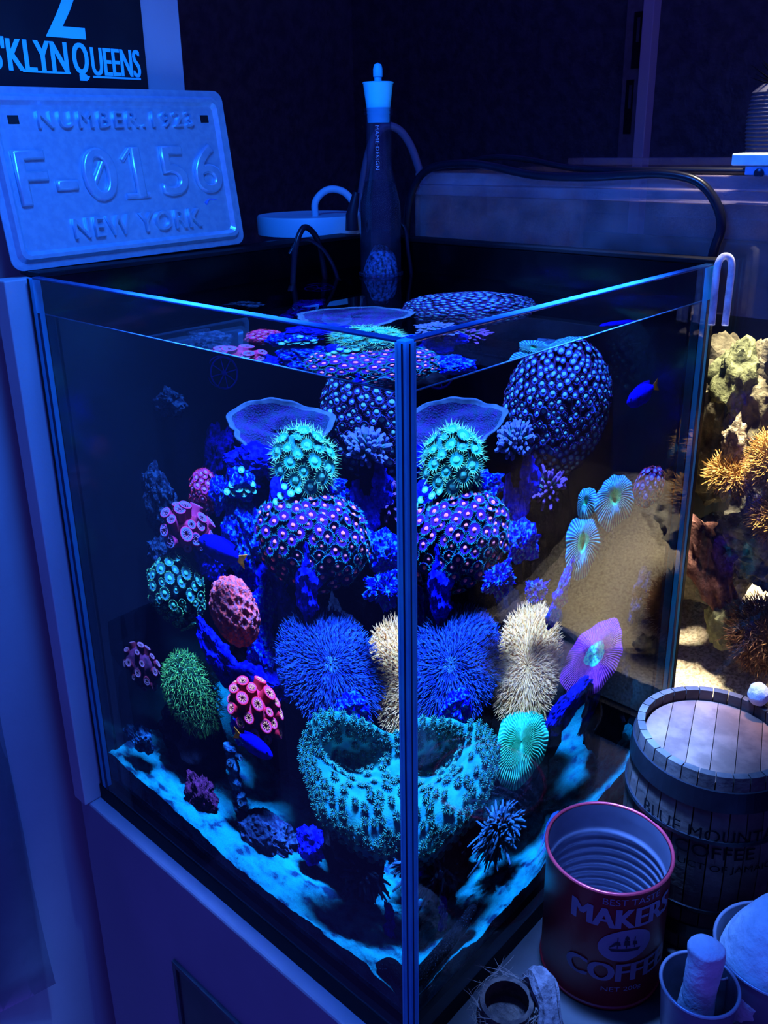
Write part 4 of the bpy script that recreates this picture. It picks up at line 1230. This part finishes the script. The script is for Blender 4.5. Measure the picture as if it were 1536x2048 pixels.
# ---- pot plant
pp = thing('potted_plant', 'dark spiky plant in a ribbed grey pot at the top right', 'plant', (.540, .058, .4258))
prf = [(.0001, 0), (.026, 0)]
for k in range(16):
    z = .003+.048*k/16
    prf += [(.0285+.0020*math.sin(PI*min(1, k/15)), z), (.0298+.0020*math.sin(PI*min(1, k/15)), z+.0015)]
prf += [(.026, .053), (.022, .056), (.020, .0555), (.020, .050), (.0001, .050)]
link('pot', MB().lathe(prf, 40).mesh('pot', mat('ribbed_pot', (.20, .20, .27), (.15, .15, .21), scale=50, rough=.6)), pp)
M_leafd = mat('dark_leaf', (.010, .014, .016), rough=.5)
for k in range(22):
    a = 2*PI*k*.618
    el = .25+.9*((k*7) % 11)/11
    L = .030+.014*((k*5) % 7)/7
    d = Vector((math.cos(a)*math.cos(el), math.sin(a)*math.cos(el), math.sin(el)))
    s = Vector((-math.sin(a), math.cos(a), 0))
    up = d.cross(s)
    p0 = Vector((0, 0, .050))+Vector((math.cos(a), math.sin(a), 0))*.006
    P1 = p0+d*L*.45+up*.0
    P2 = p0+d*L-Vector((0, 0, .004))
    V = [p0-s*.0018, p0+s*.0018, P1+s*.0028, P1-s*.0028, P2, P1-up*.0012, p0-up*.001]
    link('leaf', mesh('leaf', V, [(0, 1, 2, 3), (3, 2, 4), (0, 3, 5, 6), (1, 6, 5, 2), (3, 4, 5), (2, 5, 4)], M_leafd, smooth=False), pp)

# ---- small wooden coffee barrel
BC = (.2008, -.0631)
bl = thing('coffee_barrel', 'small wooden coffee barrel with stencilled lettering at the right', 'barrel', (*BC, TABLE))
BH = .1137-TABLE
def bR(z):
    t = z/BH
    return .0438+.0040*math.sin(PI*t)
M_stave = [mat('stave_oak_%d' % k, c, tuple(v*.7 for v in c), scale=70, rough=.85, bump=.3, spec=.08) for k, c in enumerate([(.115, .080, .066), (.095, .066, .055), (.135, .092, .078)])]
NS = 30
for i in range(NS):
    a0, a1 = 2*PI*i/NS+.008, 2*PI*(i+1)/NS-.008
    b = MB()
    rows = 9
    V, F = [], []
    for j in range(rows):
        z = BH*j/(rows-1)
        r = bR(z)
        for a in (a0, (a0+a1)/2, a1):
            V.append((r*math.cos(a), r*math.sin(a), z))
        for a in (a1, a0):
            V.append(((r-.0042)*math.cos(a), (r-.0042)*math.sin(a), z))
    for j in range(rows-1):
        for q in range(5):
            F.append((j*5+q, j*5+(q+1) % 5, (j+1)*5+(q+1) % 5, (j+1)*5+q))
    F.append((4, 3, 2, 1, 0)); F.append(tuple((rows-1)*5+q for q in range(5)))
    link('stave', mesh('stave', V, F, M_stave[i % 3], smooth=False), bl)
M_hoop = mat('dark_hoop', (.020, .020, .026), rough=.38, metal=.5)
for z, h in ((BH-.021, .0125), (BH-.042, .0022), (.012, .010), (.034, .0022)):
    link('hoop', MB().lathe([(bR(z)-.0005, z), (bR(z)+.0012, z), (bR(z+h)+.0012, z+h), (bR(z+h)-.0005, z+h)], 64).mesh('hoop', M_hoop, False), bl)
# plank lid, set below the rim
LR = .0392
for k in range(6):
    x0, x1 = -LR+2*LR*k/6+.0002, -LR+2*LR*(k+1)/6-.0002
    xs = np.linspace(x0, x1, 6)
    top = [(x, math.sqrt(max(1e-9, LR*LR-x*x))) for x in xs]
    out = top+[(x, -y) for x, y in reversed(top)]
    n = len(out)
    V = [(x, y, BH-.0075) for x, y in out]+[(x, y, BH-.0115) for x, y in out]
    F = [tuple(range(n-1, -1, -1)), tuple(range(n, 2*n))]+[(i, (i+1) % n, n+(i+1) % n, n+i) for i in range(n)]
    link('lid_plank', mesh('lid_plank', V, F, mat('lid_wood_%d' % (k % 3), [(.24, .105, .066), (.20, .086, .055), (.27, .120, .076)][k % 3], [(.16, .070, .045), (.13, .056, .038), (.18, .080, .052)][k % 3], scale=90, rough=.85, bump=.2, spec=.08), smooth=False), bl, rot=Matrix.Rotation(math.radians(-71), 3, 'Z'))
M_sten = mat('stencil_ink', (.006, .006, .008), rough=.9, spec=.02)
for body, z, w, h, az in (('BLUE MOUNTAIN', .0770, .0890, .0078, 209), ('COFFEE', .0660, .0440, .0078, 209), ('PRODUCT OF JAMAICA', .0550, .0800, .0056, 209)):
    me = text_mesh(body, M_sten, 1, w, h, 0, 0, 0, sub=2)
    link('lettering', bend(me, bR, z-TABLE, phi0=math.radians(az-270), lift=.0007), bl)

# ---- red coffee tin
tn = thing('coffee_tin', 'open red coffee tin with a sailing ship label beside the tank', 'tin', (.1214, -.0412, TABLE))
TR, THh = .0340, .0696-TABLE
M_tin = mat('red_tin', (.30, .012, .022), (.24, .008, .016), scale=20, rough=.35, spec=.5)
M_tinin = mat('tin_inside', (.20, .19, .26), (.16, .155, .22), scale=40, rough=.35, metal=.45)
link('body', MB().lathe([(.0001, .0004), (TR-.001, .0004), (TR, .002), (TR, THh)], 64).mesh('body', M_tin), tn)
ip = [(TR-.0010, THh)]
for k in range(60):
    z = THh-.006-(THh-.012)*k/59
    ip.append((TR-.0012-(.0005 if .15 < k/59 < .9 else 0)*(1+math.sin(k*1.25)), z))
ip += [(TR-.002, .003), (.0001, .003)]
link('lining', MB().lathe(ip, 64).mesh('lining', M_tinin), tn)
link('rim', MB().lathe([(TR+.0003+.0010*math.cos(a), THh+.0010*math.sin(a)) for a in np.linspace(0, 2*PI, 11)], 64).mesh('rim', mat('red_rim', (.42, .03, .05), rough=.3, metal=.3)), tn)
link('base_seam', MB().lathe([(TR, .0005), (TR+.0008, .001), (TR+.0008, .002), (TR, .0025)], 64).mesh('base_seam', M_tin), tn)
M_print = mat('label_print', (.32, .32, .38), (.27, .27, .34), scale=30, rough=.5)
cyl = lambda z: TR
for body, z, w, h, az in (("BEST TASTE", .0640, .0330, .0042, 232), ("MAKERS", .0530, .0590, .0130, 227), ('COFFEE', .0155, .0600, .0125, 226), ('NET 200g', .0030, .0230, .0040, 228)):
    me = text_mesh(body, M_print, 1, w, h, 0, 0, 0, sub=3)
    if h > .01:       # heavy lettering: three overlapping passes
        bm = bmesh.new()
        for dx in (-.0008, 0, .0008):
            m2 = me.copy()
            m2.transform(Matrix.Translation((dx, 0, (dx+.001)*.06)))
            bm.from_mesh(m2)
        bm.to_mesh(me)
        bm.free()
    link('lettering', bend(me, cyl, z-TABLE, phi0=math.radians(az-270), lift=.0003), tn)
def flat(polys, m):
    b = MB()
    for p in polys:
        b.add([(x, y, 0) for x, y in p], [tuple(range(len(p)))])
    return b
def wrapped(name, polys, m, z, az, parent, lift):
    V, F = [], []
    me = flat(polys, m).mesh(name, m, False)
    bm = bmesh.new(); bm.from_mesh(me)
    bmesh.ops.triangulate(bm, faces=bm.faces[:])
    for k in range(3):
        es = [e for e in bm.edges if e.calc_length() > .003]
        if es:
            bmesh.ops.subdivide_edges(bm, edges=es, cuts=1); bmesh.ops.triangulate(bm, faces=bm.faces[:])
    bm.to_mesh(me); bm.free()
    return link(name, bend(me, cyl, z-TABLE, phi0=math.radians(az-270), lift=lift), parent)
bo = MB()
ring_pts = [[(.0150*q*math.cos(a), (.0108*math.sin(a)+.0012*math.cos(a))*q, 0) for a in np.linspace(0, 2*PI, 33)[:-1]] for q in (1, .7, .4, .02)]
for ra, rb in zip(ring_pts[:-1], ring_pts[1:]):
    bo.add(ra+rb, [(k, (k+1) % 32, 32+(k+1) % 32, 32+k) for k in range(32)])
em_ = link('emblem', bend(bo.mesh('emblem', M_print, False), cyl, .0345-TABLE, phi0=math.radians(228-270), lift=.0003), tn)
M_ship = mat('ship_ink', (.05, .035, .05), rough=.6)
ship = [[(-.008, -.0035), (.007, -.0040), (.0085, -.0022), (-.0095, -.0018)],
        [(-.0050, -.0015), (-.0045, -.0015), (-.0045, .0062), (-.0050, .0062)], [(.0000, -.0015), (.0005, -.0015), (.0005, .0072), (.0, .0072)], [(.0045, -.0015), (.0050, -.0015), (.0050, .0058), (.0045, .0058)],
        [(-.0062, .0008), (-.0030, .0004), (-.0034, .0028), (-.0058, .0032)], [(-.0014, .0006), (.0022, .0002), (.0018, .0036), (-.0010, .0040)], [(.0036, .0004), (.0064, .0002), (.0060, .0026), (.0038, .0030)],
        [(-.0010, .0044), (.0016, .0042), (.0012, .0062), (-.0006, .0064)], [(-.0096, -.0014), (-.0060, .0002), (-.0060, .0030)]]
sh = wrapped('ship', ship, M_ship, .0345, 228, tn, .00055)
sh.parent = em_

# ---- small zinc pails with white clay pieces
M_zinc = mat('zinc', (.38, .36, .44), (.32, .30, .38), scale=60, rough=.35, metal=.4)
M_zincin = mat('zinc_inside', (.20, .20, .26), rough=.45, metal=.6)
def pail(label, c, r1, r0, ztop, handle):
    t = thing('zinc_pail', label, 'pail', (*c, TABLE), None, 'small zinc pails')
    h = ztop-TABLE
    link('body', MB().lathe([(.0001, 0), (r0, 0), (r0+.0006, .001), (r1, h)], 48, pm=[0, 0, 0]).mesh('body', M_zinc), t)
    link('lining', MB().lathe([(r1-.0006, h), (r0-.0008, .0016), (.0001, .0016)], 48).mesh('lining', M_zincin), t)
    link('rim', MB().lathe([(r1+.0009*math.cos(a), h+.0009*math.sin(a)) for a in np.linspace(0, 2*PI, 9)], 56).mesh('rim', M_zinc), t)
    if handle:
        d = Vector(handle).normalized(); s = Vector((-d.y, d.x, 0))
        hd = spline([d*(r1-.0004)+s*.004+UP*(h-.003), d*(r1+.006)+s*.0042+UP*(h-.0035), d*(r1+.0065)-s*.004+UP*(h-.009), d*(r1-.001)-s*.004+UP*(h-.010)], 5)
        link('handle', MB().tube(hd, .0007, 8).mesh('handle', M_zinc), t)
    return t
pail('small zinc pail with a white clay stick in it at the bottom right', (.0935, -.1085), .0185, .0140, .0450, None)
pail('wider zinc pail holding a big rounded white stone, right edge', (.1400, -.1290), .0300, .0225, .0440, (-.86, .50, 0))
M_clay = mat('white_clay', (.84, .80, .84), (.74, .70, .76), scale=90, rough=.9, bump=.7, bscale=220)
cs = spline([(.0905, -.1060, TABLE+.0022), (.0945, -.1075, .020), (.0955, -.1085, .050), (.0955, -.1090, .0645), (.0955, -.1090, .0705)], 6)
rr = [.0072, .0078, .0082]+[.0084]*(len(cs)-7)+[.0076, .0064, .0044, .0008]
b = MB().tube(cs, rr[:len(cs)], 18)
V = np.array([tuple(v) for v in b.V]); V = V+.0007*np.stack([fbm(V*120, s, 3) for s in (1, 2, 3)], 1)
tag(link('clay_stick', mesh('clay_stick', V, b.F, M_clay)), 'white rounded clay stick standing in the small pail', 'clay stick')
tag(link('clay_stone', lump('clay_stone', (.027, .026, .040), M_clay, 5, 5, .06, 1.2, .012), None, (.1400, -.1290, .0350), VIEWF @ Matrix.Rotation(math.radians(22), 3, 'Y')), 'big smooth white stone bulging out of the wider pail', 'stone')
tag(link('clay_pebble', lump('clay_pebble', (.0062, .0058, .0075), M_clay, 8, 4, .08, 1.2, .02), None, (.2415, -.0722, .1208), VIEWF), 'small white pebble on the back of the barrel rim', 'stone')

# ---- coconut husk and driftwood at the bottom
hk = thing('coconut_husk', 'fibrous brown coconut husk in front of the tank, bottom edge', 'husk', (.0400, -.0310, TABLE))
M_husk = mat('husk_brown', (.09, .055, .045), (.04, .025, .025), scale=150, rough=.95, bump=1)
link('shell', MB().lathe([(.010, 0), (.0145, .010), (.0155, .022), (.0140, .032), (.0115, .032), (.0125, .02), (.0001, .010)], 28).mesh('shell', M_husk), hk)
it = []
for k in range(260):
    a = random.uniform(0, 2*PI); z = random.uniform(.006, .034); r = .0150
    p = Vector((r*math.cos(a), r*math.sin(a), z))
    d = Vector((-math.sin(a), math.cos(a), random.uniform(-.5, .9)))*random.choice((-1, 1))+Vector((math.cos(a), math.sin(a), 0))*random.uniform(0, .5)
    it.append((p, d, random.uniform(.006, .016), .00022, Vector((random.uniform(-.4, .4), random.uniform(-.4, .4), random.uniform(-.5, .3))), .4))
link('fibres', strands(it, 3, 4).mesh('fibres', mat('husk_fibre', (.22, .15, .12), (.14, .09, .08), scale=100, rough=.9)), hk)['kind'] = 'stuff'
dw = spline([(.0620, -.0300, .000), (.0600, -.0365, .0225), (.0520, -.0480, .0230), (.0400, -.0580, .0150), (.0250, -.0680, .0050)], 8)
b = MB().tube(dw, [.0062+.0008*math.sin(i*.6) for i in range(len(dw))], 20)
V = np.array([tuple(v) for v in b.V])
for i in range(len(V)):
    a = (i % 20)
    c = np.array(tuple(dw[min(len(dw)-1, i//20)]))
    V[i] = c+(V[i]-c)*(1+(.07 if a % 2 else -.05))
tag(link('driftwood', mesh('driftwood', V, b.F, mat('grey_wood', (.16, .125, .14), (.085, .065, .075), scale=200, rough=.9, bump=1), smooth=False)), 'bent grey piece of driftwood in front of the red tin', 'wood')

# ================================================================== INSIDE THE TANK BEHIND
DEFSPEC[0] = 0
M_n1 = mat('tan_rock', (.17, .15, .095), (.07, .06, .04), scale=120, rough=.95, bump=1, bscale=250, ramp=(.35, .65))
M_n2 = mat('olive_rock', (.14, .15, .075), (.07, .075, .04), scale=120, rough=.95, bump=1, bscale=250)
M_n3 = mat('grey_rock', (.20, .185, .15), (.09, .08, .065), scale=150, rough=.95, bump=1, bscale=300)
M_n4 = mat('red_rock', (.24, .11, .09), (.12, .055, .05), scale=150, rough=.95, bump=1, bscale=300)
NV = frame(UP, (0, -1, 0))   # local x = right (towards -y), y = away (+x), z up
def nrock(label, c, semi, m, tilt=0, sub=4, amp=.3):
    SEED[0] += 1
    o = link('live_rock', lump('live_rock', semi, m, SEED[0], sub, amp, 1.7, .10), None, c, NV @ Matrix.Rotation(math.radians(tilt), 3, 'Y'))
    return tag(o, label, 'rock', 'rocks of the tank behind')
nrock('tan rock face below the waterline of the tank behind', (.440, -.008, .235), (.045, .040, .055), M_n1, sub=5)
nrock('olive topped rock close to the corner of the tank behind', (.415, .030, .268), (.016, .018, .026), M_n2, amp=.4)
nrock('grey rock in the middle of the tank behind', (.400, -.020, .150), (.040, .035, .035), M_n3, sub=5)
nrock('red brown rock leaning behind the right corner of the coral tank', (.375, .018, .128), (.015, .016, .034), M_n4, tilt=-24)
nrock('green grey rock standing on the cream sand', (.372, .000, .087), (.013, .012, .022), mat('green_grey_rock', (.26, .27, .15), (.13, .13, .08), scale=150, rough=.95, bump=1), amp=.35)
nrock('small dark stone at the foot of the grey rock', (.350, -.050, .056), (.010, .010, .008), M_n3)
nrock('violet grey rock just under the waterline', (.430, -.030, .305), (.040, .030, .016), mat('violet_rock', (.13, .12, .15), (.07, .06, .09), scale=120, rough=.95, bump=1))
nrock('cream pitted rock strip under the tan rock', (.375, .010, .232), (.009, .008, .016), mat('cream_rock', (.30, .25, .17), (.14, .11, .07), scale=200, rough=.95, bump=1), amp=.4)
nrock('mottled tan rock filling the space behind the orange corals', (.465, .045, .215), (.050, .035, .060), M_n1, sub=5)
nrock('low tan rock behind the green grey rock', (.440, .045, .100), (.035, .030, .035), M_n3, sub=4)
nrock('pale olive rock high up at the right edge', (.400, -.022, .285), (.020, .018, .020), M_n2, amp=.4)
def bush(label, c, semi, mats, seed, L=.007, count=520, r=.00042):
    t = thing('bush_coral', label, 'coral', c, NV, 'bush corals of the tank behind')
    rg = np.random.default_rng(seed)
    S = np.array(semi)
    link('colony_base', lump('colony_base', S*.9, mats[0], seed, 3, .15), t)
    it = []
    for D in fib(count):
        n = D/S; n /= np.linalg.norm(n)
        for k in range(3):
            it.append((D*S*rg.uniform(.85, 1.0), Vector(n)+Vector(rg.normal(0, .4, 3))+Vector((0, 0, .15)), L*rg.uniform(.6, 1.25), r, Vector(rg.normal(0, .2, 3)), .5))
    link('polyps', strands(it, 3, 3, 0, 1, .7).mesh('polyps', mats), t)['kind'] = 'stuff'
    return t
OR = [mat('orange_polyp', (.42, .24, .06), (.26, .14, .04), scale=100), mat('orange_tip', (.55, .34, .12), (.42, .24, .07), scale=100)]
BR = [mat('brown_polyp', (.17, .085, .045), (.10, .05, .03), scale=100), mat('brown_tip', (.27, .15, .08), (.18, .09, .05), scale=100)]
bush('orange bush coral close to the right corner of the coral tank', (.375, .008, .205), (.015, .012, .011), OR, 3)
bush('larger orange bush coral at the right edge of the photo', (.370, -.022, .225), (.014, .014, .019), OR, 5)
bush('orange brown bush coral under the larger orange one', (.365, -.030, .186), (.014, .012, .014), OR, 6)
bush('big dark brown bush coral on the sand at the right', (.370, -.032, .088), (.024, .018, .026), BR, 8, L=.009, count=700)

# every surface that the lamps reach through water
for o in sc.objects:
    if o.type == 'MESH' and not o.name.startswith('tank_water'):
        o.cycles.is_caustics_receiver = True
